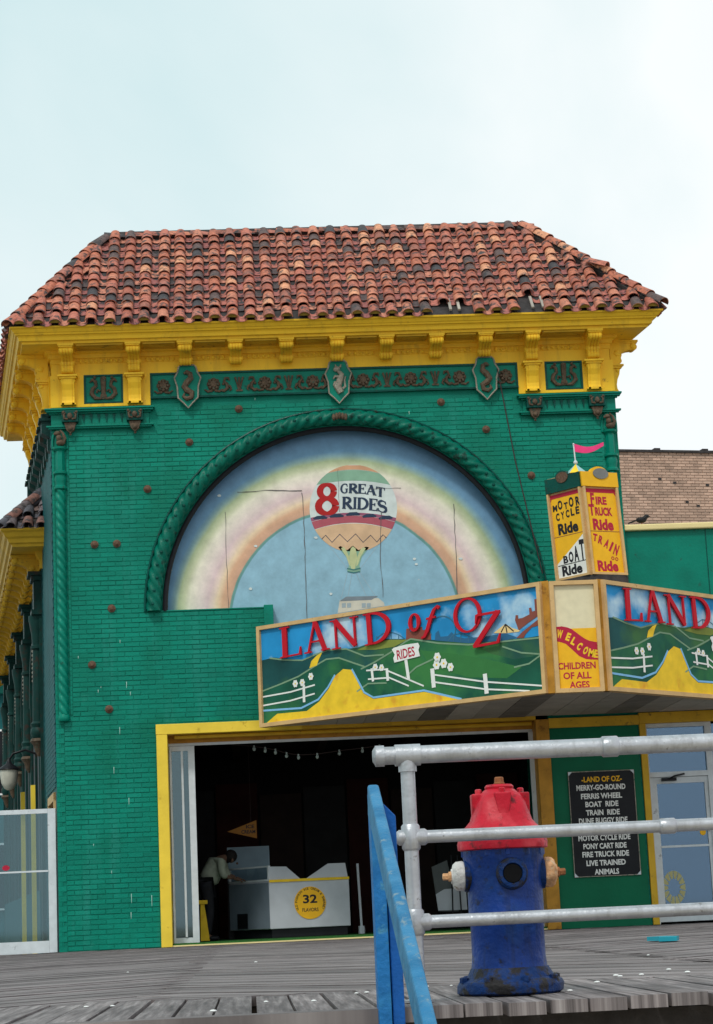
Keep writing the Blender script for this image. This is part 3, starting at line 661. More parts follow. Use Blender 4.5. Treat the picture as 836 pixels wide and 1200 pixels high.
# --- mural in the arch
mu = MB(); poly(mu, [(AX+(RI-.002), 4.32), ]+[(AX+(RI-.002)*math.cos(R_(a)), AZ+(RI-.002)*math.sin(R_(a))) for a in range(0, 181, 4)]+[(AX-(RI-.002), 4.32)], pw, -.26, .06)
mural = mu.build('mural', M_['rainbow'], B)
Ym = .20
mp = lambda u, v, w_=0: Vector((u, Ym-w_, v))
def mq(x, y):       # mural detail read from an enlarged view of the balloon
    P = at(340+x/5.225, 530+y/5.225, Ym); return (P.x, P.z)
def mpoly(pts, w0, name, m): mb = MB(); poly(mb, [mq(*p) for p in pts], mp, w0, .0012); return mb.build(name, m, mural)
c0 = mq(388, 350); Rb = .665
def chord(y0, y1, bow0=0, bow1=0, n=24):
    """slice of the balloon disc between two heights (photo rows), with bowed edges"""
    cx_, cy_, r = 388, 345, 268; top, bot = [], []
    def row(y, bow):
        o = []
        for i in range(n+1):
            t = -1+2*i/n; yy = y+bow*(1-t*t); h = math.sqrt(max(0, r*r-(y-cy_)**2)); o.append((cx_+t*h, yy))
        return o
    side_r = [(cx_+math.sqrt(max(0, r*r-(y-cy_)**2)), y) for y in [y0+(y1-y0)*k/10 for k in range(1, 10)]]
    a = row(y0, bow0); b = row(y1, bow1)
    return a+side_r+b[::-1]+[(2*cx_-x, y) for x, y in side_r[::-1]]
b_env = MB(); poly(b_env, [mq(388+268*math.cos(R_(a)), 345+268*math.sin(R_(a))) for a in range(0, 360, 6)], mp, .001, .0012)
balloon = b_env.build('painted_balloon', P_['m_white'], mural)
def bp(pts, w0, name, m): mb = MB(); poly(mb, [mq(*p) for p in pts], mp, w0, .0012); return mb.build(name, m, balloon)
bp(chord(80, 128, 0, -22), .0026, 'balloon_stripe', P_['m_orange']); bp(chord(130, 200, -22, -26), .0026, 'balloon_stripe', P_['m_green'])
bp(chord(402, 425, -32, -38), .0026, 'balloon_stripe', P_['m_purple']); bp(chord(427, 472, -38, -40), .0026, 'balloon_stripe', P_['m_maroon']); bp(chord(474, 606, -38, 0), .0026, 'balloon_stripe', P_['m_peach'])
mb = MB()
zz = [(195, 532), (218, 508), (258, 552), (305, 502), (352, 548), (402, 500), (448, 552), (494, 508), (532, 550), (570, 505), (590, 525)]
ribbon(mb, [mq(*p) for p in zz], .013, mp, .004, .001); mb.build('zigzag_line', P_['m_navy'], balloon)
mb = MB()
for k in range(5):
    x = 185+k*100; poly(mb, [mq(x-44, 402-20+abs(k-2)*11), mq(x-20, 380-12+abs(k-2)*11), mq(x+24, 378-12+abs(k-2)*11), mq(x+46, 398-20+abs(k-2)*11), mq(x+40, 404-18+abs(k-2)*11), mq(x-38, 408-18+abs(k-2)*11)], mp, .0042+.0004*k, .001)
mb.build('swag_band', P_['m_navy'], balloon)
mb = MB()
poly(mb, [mq(*p) for p in ((296, 582), (310, 574), (350, 600), (385, 572), (420, 600), (465, 578), (485, 582), (440, 640), (425, 690), (432, 732), (350, 732), (362, 690), (345, 640))], mp, .0026, .0012); mb.build('balloon_skirt', P_['m_green'], balloon)
mb = MB(); poly(mb, [mq(*p) for p in ((372, 590), (385, 576), (402, 590), (412, 640), (402, 690), (398, 722), (376, 722), (372, 690), (362, 640))], mp, .004, .0012)
poly(mb, [mq(*p) for p in ((312, 588), (330, 580), (345, 600), (366, 650), (372, 700), (362, 690), (345, 640))], mp, .004, .0012); poly(mb, [mq(*p) for p in ((465, 588), (448, 582), (428, 600), (410, 650), (404, 700), (416, 690), (432, 640))], mp, .0045, .0012)
mb.build('skirt_stripe', P_['m_cream'], balloon)
mb = MB(); ribbon(mb, [mq(350, 712), mq(390, 720), mq(432, 710)], .02, mp, .0055, .001); ribbon(mb, [mq(352, 730), mq(390, 738), mq(428, 730)], .015, mp, .0055, .001); mb.build('skirt_ring', P_['m_teal'], balloon)
mb = MB()
for a, b in (((352, 740), (312, 900)), ((380, 742), (355, 885)), ((405, 742), (470, 885)), ((428, 738), (530, 890)), ((160, 470), (352, 712)), ((610, 480), (430, 712))): ribbon(mb, [mq(*a), mq(*b)], .005, mp, .001, .0007)
mb.build('balloon_rope', P_['m_rope'], balloon)
mb = MB(); poly(mb, [mq(*p) for p in ((292, 985), (305, 905), (540, 892), (575, 920), (580, 940))], mp, .0012, .001); hs_ = mb.build('painted_basket', P_['m_house'], balloon)
mb = MB(); poly(mb, [mq(*p) for p in ((302, 912), (345, 884), (540, 880), (500, 904))], mp, .003, .001); mb.build('basket_roof', P_['m_grey'], balloon)
mb = MB()
for x in (318, 350, 440, 470): poly(mb, [mq(x, 925), mq(x+24, 923), mq(x+24, 950), mq(x, 952)], mp, .003, .001)
mb.build('basket_window', P_['m_rope'], balloon)
mb = MB(); letter(mb, '8', (160, 380), (295, 375), (158, 196), mq, mp, .0055, .001, 1.25); mb.build('painted_numeral', P_['rednum'], balloon)
def mword(word, pts, hgt, wm=1.0):
    for ch, (x0, y0, x1, y1) in zip(word, pts):
        mb = MB(); letter(mb, ch, (x0, y0), (x1, y1), (x0+2, y0-hgt), mq, mp, .0055, .001, wm); mb.build('painted_letter', P_['m_navy'], balloon)
mword('GREAT', ((308, 252, 358, 250), (356, 250, 418, 252), (412, 252, 466, 254), (462, 256, 528, 264), (524, 268, 582, 278)), 58, 1.45)
mword('RIDES', ((315, 345, 385, 348), (382, 347, 412, 348), (408, 349, 480, 352), (478, 354, 538, 360), (532, 362, 596, 374)), 72, 1.4)
def crack(pts, w_=.012):
    mb = MB(); o = []
    for i in range(len(pts)-1):
        (x0, y0), (x1, y1) = pts[i], pts[i+1]
        for k in range(6): t = k/6; o.append((x0+(x1-x0)*t+random.uniform(-2.2, 2.2)*.25, y0+(y1-y0)*t+random.uniform(-2, 2)*.25))
    o.append(pts[-1]); uvp = [(lambda P: (P.x, P.z))(at(x, y, Ym)) for x, y in o]
    ribbon(mb, uvp, [w_*random.uniform(.25, .8) for _ in uvp], mp, .0068, .0006); mb.build('mural_crack', P_['m_crack'], mural)
crack([(278, 577), (310, 575), (354, 575)], .02); crack([(432, 573), (470, 572)], .014); crack([(354, 577), (357, 620), (358, 660), (360, 725)], .016); crack([(264, 600), (266, 660), (268, 716)], .009); crack([(447, 600), (446, 650), (449, 700)], .016)
crack([(532, 590), (534, 640), (536, 700)], .016); crack([(396, 550), (397, 575), (398, 600)], .007)
mb = MB()
for px, py in ((257, 581), (488, 661), (294, 690), (540, 655), (388, 696), (370, 630), (300, 640), (486, 655)): poly(mb, [(lambda P: (P.x, P.z))(at(px+random.uniform(1.5, 3)*math.cos(a), py+random.uniform(1, 2)*math.sin(a), Ym)) for a in [k*.9 for k in range(7)]], mp, .0075, .0006)
mb.build('paint_chip', P_['m_white'], mural, kind='stuff')

# --- rope moulding round the arch, twisted columns
def rope(path, frames, r, n, twist, amp, lobes, mb=None):
    mb = mb or MB(); k = len(mb.v); m = len(path)
    for i, (c, (a, b)) in enumerate(zip(path, frames)):
        for j in range(n):
            t = 2*math.pi*j/n; rr = r*(1+amp*(abs(math.sin(lobes*.5*(t+twist*i)))-.6)); mb.v.append(c+a*(math.cos(t)*rr)+b*(math.sin(t)*rr))
    for i in range(m-1):
        for j in range(n): mb.f.append((k+i*n+j, k+i*n+(j+1) % n, k+(i+1)*n+(j+1) % n, k+(i+1)*n+j))
    mb.f.append(tuple(k+j for j in range(n))); mb.f.append(tuple(k+(m-1)*n+j for j in range(n))); return mb
N = 520; rc = 2.875
pth, frm = [], []
for i in range(N+1):
    a = math.pi*i/N; rad = Vector((math.cos(a), 0, math.sin(a))); pth.append(Vector((AX, -.03, AZ))+rad*rc); frm.append((rad, Vector((0, 1, 0))))
ring = rope(pth, frm, .108, 24, .16, .26, 4).build('arch_rope_moulding', mat('rope_moulding_green', (.0, .125, .085), .38, .3, 6, .3, 30, dirt=(.01, .04, .03), dirt_amt=.3), B, smooth=True)
mb = MB(); mb.tube([Vector((AX+3.005*math.cos(math.pi*i/80), -.012, AZ+3.005*math.sin(math.pi*i/80))) for i in range(81)], .022, 8); mb.build('arch_outer_bead', M_['green_dark'], B, smooth=True)
mb = MB(); mb.tube([Vector((AX+2.715*math.cos(math.pi*i/80), .02, AZ+2.715*math.sin(math.pi*i/80))) for i in range(81)], .042, 8); mb.build('arch_inner_shade_bead', M_['black'], B, smooth=True)  # black bead puts the recess shade under the rope moulding into colour
mb = MB()
for i in range(46):
    a = math.pi*(i+.5)/46; c = Vector((AX, -.148, AZ))+Vector((math.cos(a), 0, math.sin(a)))*(rc+.02*math.sin(i*2)); mb.ball(c, .022, 6, 4, (1.2, .6, 1))
mb.build('arch_leaf_studs', M_['green_dark'], ring, kind='stuff')
mb = MB(); c = Vector((AX, -.15, AZ+rc))
for k in range(-2, 3): mb.ball(c+Vector((k*.045, 0, -abs(k)*.012)), .035, 8, 5, (.8, .8, 1.6))
mb.build('arch_keystone_leaf', M_['bronze'], B, smooth=True)
def column(x, name='twisted_column'):
    c = Vector((x, -.03, 0)); z0, z1 = 3.40, 6.78
    pth = [c+Vector((0, 0, z0+(z1-z0)*i/260)) for i in range(261)]; frm = [(Vector((1, 0, 0)), Vector((0, 1, 0)))]*261
    col = rope(pth, frm, .066, 24, .19, .42, 3).build(name, M_['green'], B, smooth=True)
    mb = MB(); mb.lathe(c, [(.07, 3.30), (.085, 3.32), (.085, 3.36), (.07, 3.40)], 16); mb.build('column_base', M_['green'], col, smooth=True); mb = MB(); mb.lathe(c, [(.07, 6.76), (.095, 6.78), (.095, 6.81), (.075, 6.83), (.075, 6.88), (.09, 6.93), (.075, 6.99), (.105, 7.01), (.105, 7.04), (.064, 7.06)], 16)
    mb.lathe(c, [(.066, 7.05), (.062, 7.36), (.10, 7.39), (.105, 7.42), (.06, 7.43)], 12, mod=lambda a, h: 1+.08*math.cos(6*a) if 7.04 < h < 7.37 else 1); mb.build('column_capital', M_['green'], col, smooth=True)
    mb = MB(); g = c+Vector((.0, -.02, 7.43))     # crouching beast figure: haunch, chest, head
    mb.ball(g+Vector((.01, 0, .06)), .06, 9, 6, (1.1, .9, .9)); mb.ball(g+Vector((-.01, -.02, .13)), .045, 9, 6, (1, .9, 1.3)); mb.ball(g+Vector((-.03, -.03, .20)), .04, 9, 6, (1.2, .9, .9)); mb.ball(g+Vector((-.07, -.03, .19)), .02, 7, 5); mb.tube([g+Vector((.05, 0, .05)), g+Vector((.08, -.02, .12)), g+Vector((.05, -.02, .2)), g+Vector((.01, -.02, .25))], [.03, .028, .022, .01], 7)
    mb.build('beast_figure', M_['bronze'], col, smooth=True)
    mb = MB(); hs = arc(x, 7.52, .11, .17, 0, 180, 14); mb.tube([Vector((p[0], -.012, p[1])) for p in [(x+.11, 7.40)]+hs+[(x-.11, 7.40)]], .018, 6); mb.build('niche_bead', M_['green'], col, smooth=True)
    # pilaster edges either side
    return col
column(.125); column(8.475)
bx((.04, -.0, 3.36), (.21, .03, 7.66), 'corner_panel', M_['green'], B); bx((8.385, -.0, 3.36), (8.575, .03, 7.66), 'corner_panel', M_['green'], B)

mb = MB()
for px, py, h in ((139, 853, 10), (134, 898, 14), (150, 935, 9), (110, 990, 4), (132, 1020, 4), (154, 1045, 12), (154, 1067, 12), (179, 1052, 16), (149, 798, 12), (116, 808, 4), (140, 752, 4), (118, 803, 3), (93, 768, 4), (152, 812, 6), (300, 470, 3), (480, 480, 4), (110, 500, 5)):
    P = at(px, py, -.006)
    for j in range(1): x = P.x+random.uniform(-.02, .02); z1 = P.z+random.uniform(-.03, .05); hh = h/81*random.uniform(.5, 1); mb.prism([Vector((x-.006, -.0055, z1)), Vector((x+.006, -.0055, z1)), Vector((x+.002, -.0055, z1-hh)), Vector((x-.003, -.0055, z1-hh))], (0, -.0015, 0))
mb.build('paint_drip', paint('pale_green_drip', (.36, .58, .50)), B, kind='stuff')
# --- tie-rod anchors (rusty domes)
an = MB(); an.lathe((0, 0, 0), [(.058, 0), (.06, .012), (.045, .022), (.03, .045), (.012, .052)], 12, (0, -1, 0)); anm = an.mesh('wall_anchor', M_['bolt'], smooth=True)
for px, py in ((173, 573), (222, 518), (280, 479), (517, 471), (570, 503), (623, 557), (111, 638), (137, 637), (131, 713), (108, 779), (128, 831)):
    P = at(px, py, -.02); inst('wall_anchor', anm, B, Matrix.Translation((P.x, -.004, P.z)))

# --- cornice swept round the building, mitred at the skew corners
PLAN = [SW(L5, 0, 0)+Vector((.03, 0, 0)), Vector((.03, 0, 0)), Vector((8.54, 0, 0)), Vector((8.54, 0, 0))+SW(L5, 0, 0)]
def offset_plan(plan, o, closed=True):
    n = len(plan); res = []
    for i in range(n):
        if closed or 0 < i < n-1:
            a, b, c = plan[i-1], plan[i], plan[(i+1) % n]; d1 = (b-a).normalized(); d2 = (c-b).normalized()
            n1 = Vector((d1.y, -d1.x, 0)); n2 = Vector((d2.y, -d2.x, 0)); m = (n1+n2).normalized(); res.append(b+m*(o/m.dot(n1)))
        else:
            a, b = (plan[0], plan[1]) if i == 0 else (plan[-2], plan[-1]); d1 = (b-a).normalized(); res.append(plan[i]+Vector((d1.y, -d1.x, 0))*o)
    return res
def sweep(mb, plan, prof, closed=True):
    k = len(mb.v); n = len(plan); m = len(prof)
    for (o, z) in prof: mb.v += [p+Vector((0, 0, z)) for p in offset_plan(plan, o, closed)]
    for i in range(m):
        for j in range(n if closed else n-1):
            a, b = k+i*n+j, k+i*n+(j+1) % n; i2 = (i+1) % m; mb.f.append((a, b, k+i2*n+(j+1) % n, k+i2*n+j))
    if not closed: mb.f.append(tuple(k+i*n for i in range(m))); mb.f.append(tuple(k+i*n+n-1 for i in range(m))[::-1])
    return mb
cor = MB(); sweep(cor, PLAN, [(.0, 9.14), (.66, 9.14), (.655, 9.115), (.63, 9.105), (.60, 9.06), (.585, 9.055), (.575, 9.03), (.545, 9.025), (.53, 9.0), (.52, 8.955), (.475, 8.95), (.47, 8.915), (.12, 8.91), (.115, 8.87), (.07, 8.855), (.055, 8.80), (.03, 8.795), (.03, 8.72), (.018, 8.715), (.018, 8.54), (.0, 8.54)])
cornice = cor.build('cornice', M_['yellow'], B)
# soffit coffers and the egg row between brackets
BX = [(.27, 't'), (1.27, 't'), (2.05, 's'), (2.81, 's'), (3.58, 's'), (4.35, 's'), (5.10, 's'), (5.86, 's'), (6.61, 's'), (7.33, 't'), (8.28, 't')]
egg = MB()
for i in range(len(BX)-1):
    a, b = BX[i][0]+.15, BX[i+1][0]-.15
    sof = MB()
    for (x0, y0, x1, y1) in ((a, -.43, b, -.40), (a, -.16, b, -.13), (a, -.40, a+.03, -.16), (b-.03, -.40, b, -.16)): sof.box((x0, y0, 8.888), (x1, y1, 8.912))
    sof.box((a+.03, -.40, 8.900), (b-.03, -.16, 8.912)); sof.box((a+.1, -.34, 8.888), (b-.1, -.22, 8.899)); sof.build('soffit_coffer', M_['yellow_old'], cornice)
    n = int((b-a)/.075)
    for k in range(n): egg.ball((a+(b-a)*(k+.5)/n, -.045, 8.755), .026, 7, 5, (1, .8, 1.2))
egg.build('egg_moulding', M_['yellow'], cornice, kind='stuff')
def ext_local(mb, prof, w0, w1):
    mb.prism([(w0, -o, z) for o, z in prof], (w1-w0, 0, 0))
def curl(c, r, a0, a1, n=8): return [(c[0]+r*math.cos(R_(a0+(a1-a0)*i/n)), c[1]+r*math.sin(R_(a0+(a1-a0)*i/n))) for i in range(n+1)]
small_p = [(.0, 0), (.44, 0), (.44, -.035)]+curl((.385, -.09), .055, 60, -120, 8)+[(.30, -.145), (.24, -.165), (.18, -.20)]+curl((.115, -.225), .065, -10, -160, 7)+[(.0, -.27)]
def bracket_mesh(kind):
    mb = MB(); w = .088
    ext_local(mb, small_p, -w, w)
    for k in range(4):
        x = -w+.022+k*.044; ext_local(mb, [(o+.014 if o > 0 else 0, z-.010 if z < -.04 else z) for o, z in small_p[:1]+small_p[2:]], x-.012, x+.012)
    mb.box((-w-.03, -.46, -.03), (w+.03, -.06, -.0)); mb.box((-w-.016, -.45, -.05), (w+.016, -.06, -.03))
    if kind == 't':
        p2 = [(0, -.24), (.15, -.24), (.17, -.27)]+curl((.13, -.33), .05, 40, -80, 6)+[(.09, -.39), (0, -.40)]
        ext_local(mb, p2, -w-.001, w+.001)
        for k in range(4): x = -w+.022+k*.044; ext_local(mb, [(o+.01 if o > 0 else 0, z) for o, z in p2], x-.012, x+.012)
        mb.box((-.15, -.19, -.43), (.15, .0, -.402)); mb.box((-.125, -.165, -.46), (.125, .0, -.43))
        p3 = [(0, -.46), (.145, -.46), (.13, -.54), (.095, -.62), (.075, -.72), (.08, -.78), (.10, -.82), (.10, -.85), (0, -.85)]
        ext_local(mb, p3, -.095, .095); ext_local(mb, [(o+.01 if o > 0 else 0, z-.005) for o, z in p3[:-1]]+[(0, -.84)], -.06, .06)
        mb.box((-.115, -.10, -.85), (.115, 0, -.825))
        for sx in (-1, 1): mb.lathe((sx*.095, -.105, -.49), [(.035, 0), (.03, .012), (.012, .018)], 10, (sx, 0, 0))
    for sx in (-1, 1):
        mb.lathe((sx*w, -.385, -.09), [(.05, 0), (.042, .014), (.02, .02)], 12, (sx, 0, 0)); mb.lathe((sx*w, -.11, -.215), [(.05, 0), (.04, .014), (.02, .02)], 12, (sx, 0, 0))
    return mb.mesh('cornice_bracket', M_['yellow'])
brm = {'s': bracket_mesh('s'), 't': bracket_mesh('t')}
for x, k in BX: inst('cornice_bracket', brm[k], B, Matrix.Translation((x, -.018 if k == 's' else -.03, 8.91)))
for s in (.25, 1.1, 1.95, 2.8, 3.65, 4.5):
    inst('cornice_bracket', brm['t'], B, mat3(-d_, -n_, Vector((0, 0, 1)), SW(s, .03, 8.91)))
    inst('cornice_bracket', brm['t'], B, mat3(d_, n_, Vector((0, 0, 1)), SW(s, -.03, 8.91)+Vector((8.6, 0, 0))))
# yellow corner fields with green relief panels
for x0, x1, g0, g1, e0, e1 in ((-.004, 1.50, .50, 1.09, 0, 0), (7.12, 8.604, 7.54, 8.12, 0, 0)):
    mb = MB(); mb.box((x0, -.03, 8.04), (g0, .01, 8.537)); mb.box((g1, -.03, 8.04), (x1, .01, 8.537)); mb.box((g0, -.03, 8.04), (g1, .01, 8.085)); mb.build('corner_field', M_['yellow'], B)
    mb = MB(); mb.box((g0, -.012, 8.087), (g1, .01, 8.536)); pn = mb.build('relief_panel', M_['green'], B)
    mb = MB(); 
    for (a, b, c, d) in ((g0, 8.51, g1, 8.536), (g0, 8.087, g1, 8.11), (g0, 8.11, g0+.03, 8.51), (g1-.03, 8.11, g1, 8.51)): mb.box((a, -.034, b), (c, -.012, d))
    mb.build('panel_frame', M_['green_dark'], pn)
    cx_ = (g0+g1)/2; mb = MB()
    mb.lathe((cx_, -.012, 8.20), [(.05, 0), (.05, .025), (.02, .04)], 10, (0, -1, 0)); mb.tube([(cx_, -.03, 8.18), (cx_, -.03, 8.46)], [.03, .045], 8); mb.ball((cx_, -.03, 8.48), .04, 8, 5, (1.2, .6, .8))
    for sx in (-1, 1):
        mb.tube([Vector((cx_+sx*x, -.03, z)) for x, z in ((.03, 8.16), (.12, 8.17), (.18, 8.24), (.16, 8.32), (.11, 8.36), (.12, 8.43), (.17, 8.46), (.20, 8.42))], [.015, .03, .036, .032, .025, .028, .026, .012], 7)
        mb.tube([Vector((cx_+sx*x, -.03, z)) for x, z in ((.05, 8.28), (.09, 8.30), (.10, 8.25))], .016, 6); mb.ball((cx_+sx*.13, -.03, 8.49), .025, 7, 5)
    mb.build('lyre_relief', M_['bronze'], pn, smooth=True)
# side yellow field
MB().prism([SW(.0, .03, 8.04), SW(L5, .03, 8.04), SW(L5, -.01, 8.04), SW(0, -.01, 8.04)+Vector((0, .02, 0))], (0, 0, .497)).build('side_field', M_['yellow'], B)

# --- green frieze with rosettes, scrolls and lyres
mb = MB(); mb.box((1.502, -.012, 8.16), (7.118, .01, 8.538)); frz = mb.build('frieze', M_['green'], B)
mb = MB(); mb.box((1.502, -.05, 8.135), (7.118, .01, 8.165)); mb.box((1.502, -.035, 8.505), (7.118, -.011, 8.537)); mb.box((1.502, -.034, 8.166), (1.53, -.011, 8.504)); mb.box((7.09, -.034, 8.166), (7.118, -.011, 8.504)); mb.build('frieze_border', M_['green_dark'], frz)
mb = MB(); mb.lathe((0, 0, 0), [(.095, 0), (.10, .012), (.06, .02), (.05, .045), (.02, .055)], 20, (0, -1, 0), mod=lambda a, h: 1+.10*math.cos(8*a) if h < .03 else 1)
for k in range(8):
    a = k*math.pi/4; mb.ball((.07*math.cos(a), -.03, .07*math.sin(a)), .026, 6, 4, (1, .8, 1))
for sx in (-1, 1): mb.tube([(sx*.02, -.012, -.10), (sx*.09, -.018, -.115), (sx*.14, -.018, -.08)], [.02, .018, .01], 6)
rom = mb.mesh('rosette', M_['bronze'], smooth=True)
def scroll_mesh(s):
    mb = MB(); mb.tube([Vector((s*x, -.018, z)) for x, z in ((.02, -.10), (.07, -.11), (.12, -.07), (.11, 0), (.07, .04), (.09, .09), (.14, .09), (.15, .05))], [.012, .024, .028, .026, .02, .022, .02, .01], 6)
    mb.tube([Vector((s*x, -.015, z)) for x, z in ((.11, -.02), (.16, -.04), (.18, -.09), (.15, -.11))], [.02, .018, .014, .008], 6); mb.ball((s*.06, -.015, .0), .022, 6, 4); return mb.mesh('scroll_relief', M_['bronze'], smooth=True)
scm = {1: scroll_mesh(1), -1: scroll_mesh(-1)}
mb = MB(); 
for sx in (-1, 0, 1): mb.tube([Vector((sx*.01, -.015, -.10)), Vector((sx*.03, -.015, 0)), Vector((sx*.06, -.015, .10))], [.012, .014, .016], 6)
mb.box((-.05, -.02, -.12), (.05, 0, -.095)); lym = mb.mesh('lyre_relief', M_['bronze'], smooth=True)
RX = [1.70, 2.46, 3.24, 3.97, 4.74, 5.47, 6.22, 6.93]
for x in RX: inst('rosette', rom, frz, Matrix.Translation((x, -.012, 8.335)))
for i in range(7):
    if i in (0, 6): continue
    xm = (RX[i]+RX[i+1])/2
    if abs(xm-4.36) < .1: 
        inst('scroll_relief', scm[1], frz, Matrix.Translation((RX[i]+.08, -.012, 8.335))); inst('scroll_relief', scm[-1], frz, Matrix.Translation((RX[i+1]-.08, -.012, 8.335))); continue
    inst('scroll_relief', scm[1], frz, Matrix.Translation((RX[i]+.09, -.012, 8.335))); inst('scroll_relief', scm[-1], frz, Matrix.Translation((RX[i+1]-.09, -.012, 8.335)))
    inst('lyre_relief', lym, frz, Matrix.Translation((xm, -.012, 8.335)))
# shields
for i, (cx_, zt) in enumerate(((2.07, 8.60), (4.36, 8.60), (6.62, 8.59))):
    out_ = [(-.13, .0), (-.10, .03), (.10, .03), (.13, .0), (.15, -.08), (.20, -.17), (.16, -.30), (.15, -.48), (.07, -.56), (0, -.64), (-.07, -.56), (-.15, -.48), (-.16, -.30), (-.20, -.17), (-.15, -.08)]
    out_ = [(cx_+x, zt+z) for x, z in out_]; mb = MB(); poly(mb, out_, pw, .0, .085); sh = mb.build('shield', M_['green'], B, bevel=.008)
    mb = MB(); mb.tube([Vector((x, -.09, z)) for x, z in out_], .013, 6, closed=True); mb.build('shield_rim', M_['bronze_pale'], sh, smooth=True)
    mb = MB(); f = -1 if i == 2 else 1; c = Vector((cx_, -.10, zt-.28))
    if i == 1:      # upright beast
        mb.tube([c+Vector(p) for p in ((.03, 0, -.20), (-.02, 0, -.10), (.02, 0, .0), (.05, 0, .09), (.0, 0, .15))], [.05, .06, .05, .04, .03], 8); mb.ball(c+Vector((-.02, -.01, .17)), .045, 8, 6, (1.2, .8, 1)); mb.tube([c+Vector((.03, 0, .2)), c+Vector((.05, 0, .25))], [.02, .005], 5); mb.tube([c+Vector((-.03, 0, .2)), c+Vector((-.04, 0, .25))], [.02, .005], 5)
        mb.tube([c+Vector(p) for p in ((.02, 0, .05), (-.05, -.01, .06), (-.08, -.01, .02))], [.025, .02, .012], 6); mb.tube([c+Vector(p) for p in ((0, 0, -.03), (-.06, -.01, -.04), (-.08, -.01, -.09))], [.025, .02, .012], 6); mb.tube([c+Vector(p) for p in ((.04, 0, -.15), (.10, 0, -.10), (.09, 0, .0), (.11, 0, .06))], [.02, .018, .014, .01], 6)
    else:           # curling sea creature
        mb.tube([c+Vector((f*x, 0, z)) for x, z in ((-.05, .17), (-.02, .20), (.04, .17), (.05, .10), (-.01, .04), (-.05, -.03), (-.01, -.09), (.06, -.13), (.05, -.2), (-.02, -.22), (-.07, -.18), (-.05, -.13))], [.02, .03, .04, .045, .05, .05, .05, .045, .04, .035, .025, .012], 8)
        mb.ball(c+Vector((f*.0, -.01, .19)), .035, 8, 5)
    mb.build('shield_figure', M_['bronze_pale'] if i == 1 else M_['bronze'], sh, smooth=True)
# --- string course with bronze consoles below the corner fields
for x0, x1, cs in ((-.09, 1.56, (.29, 1.26)), (7.08, 8.69, (7.34, 8.30))):
    mb = MB(); mb.box((x0, -.12, 7.985), (x1, .0, 8.01)); mb.box((x0+.02, -.10, 7.955), (x1-.02, 0, 7.985)); mb.box((x0+.06, -.05, 7.93), (x1-.06, 0, 7.955)); mb.box((x0+.02, -.08, 7.725), (x1-.02, 0, 7.75)); mb.box((x0+.05, -.06, 7.70), (x1-.05, 0, 7.725))
    mb.box((x0+.09, -.02, 7.75), (x1-.09, 0, 7.93))
    st = mb.build('string_course', M_['green'], B, bevel=.004)
    mb = MB(); n = 6
    for k in range(n): x = cs[0]+.2+(cs[1]-cs[0]-.4)*k/(n-1); mb.prism([(x-.02, -.021, 7.92), (x+.02, -.021, 7.92), (x, -.021, 7.79)], (0, -.02, 0))
    mb.build('leaf_row', M_['green_dark'], st, kind='stuff')
    for c in cs:
        mb = MB(); mb.box((c-.125, -.13, 7.79), (c+.125, -.02, 7.965)); cb = mb.build('console', M_['green_dark'], B, bevel=.006)
        mb = MB(); mb.ball((c, -.14, 7.88), .045, 9, 6, (.9, .7, 1.1))
        for sx in (-1, 1):
            mb.tube([Vector((c+sx*x, -.14, z)) for x, z in ((.03, 7.83), (.08, 7.84), (.09, 7.90), (.06, 7.93))], [.015, .018, .018, .01], 6); mb.ball((c+sx*.095, -.13, 7.94), .022, 7, 5)
        mb.prism([(c-.09, -.02, 7.785), (c+.09, -.02, 7.785), (c+.06, -.02, 7.68), (c, -.02, 7.62), (c-.06, -.02, 7.68)], (0, -.08, 0)); mb.ball((c, -.10, 7.69), .04, 8, 5); mb.ball((c, -.07, 7.61), .02, 7, 5)
        mb.build('console_mask', M_['bronze'], cb, smooth=True)
# the same course down the side wall: a run of dark carved blocks
mb = MB()
for i in range(9):
    s = .15+i*.55
    mb.prism([SW(s, .0, 7.62), SW(s+.24, .0, 7.62), SW(s+.24, .14, 7.70), SW(s, .14, 7.70)], (0, 0, .30)); mb.prism([SW(s+.03, .0, 7.40), SW(s+.21, .0, 7.40), SW(s+.21, .05, 7.44), SW(s+.03, .05, 7.44)], (0, 0, .179)); mb.prism([SW(s-.03, .0, 7.88), SW(s+.27, .0, 7.88), SW(s+.27, .18, 7.88), SW(s-.03, .18, 7.88)], (0, 0, .04))
    mb.prism([SW(s, 0, 7.95), SW(s+.5, 0, 7.95), SW(s+.5, .12, 7.95), SW(s, .12, 7.95)], (0, 0, .05))
mb.build('side_string_course', M_['wing_dark'], B, kind='stuff')

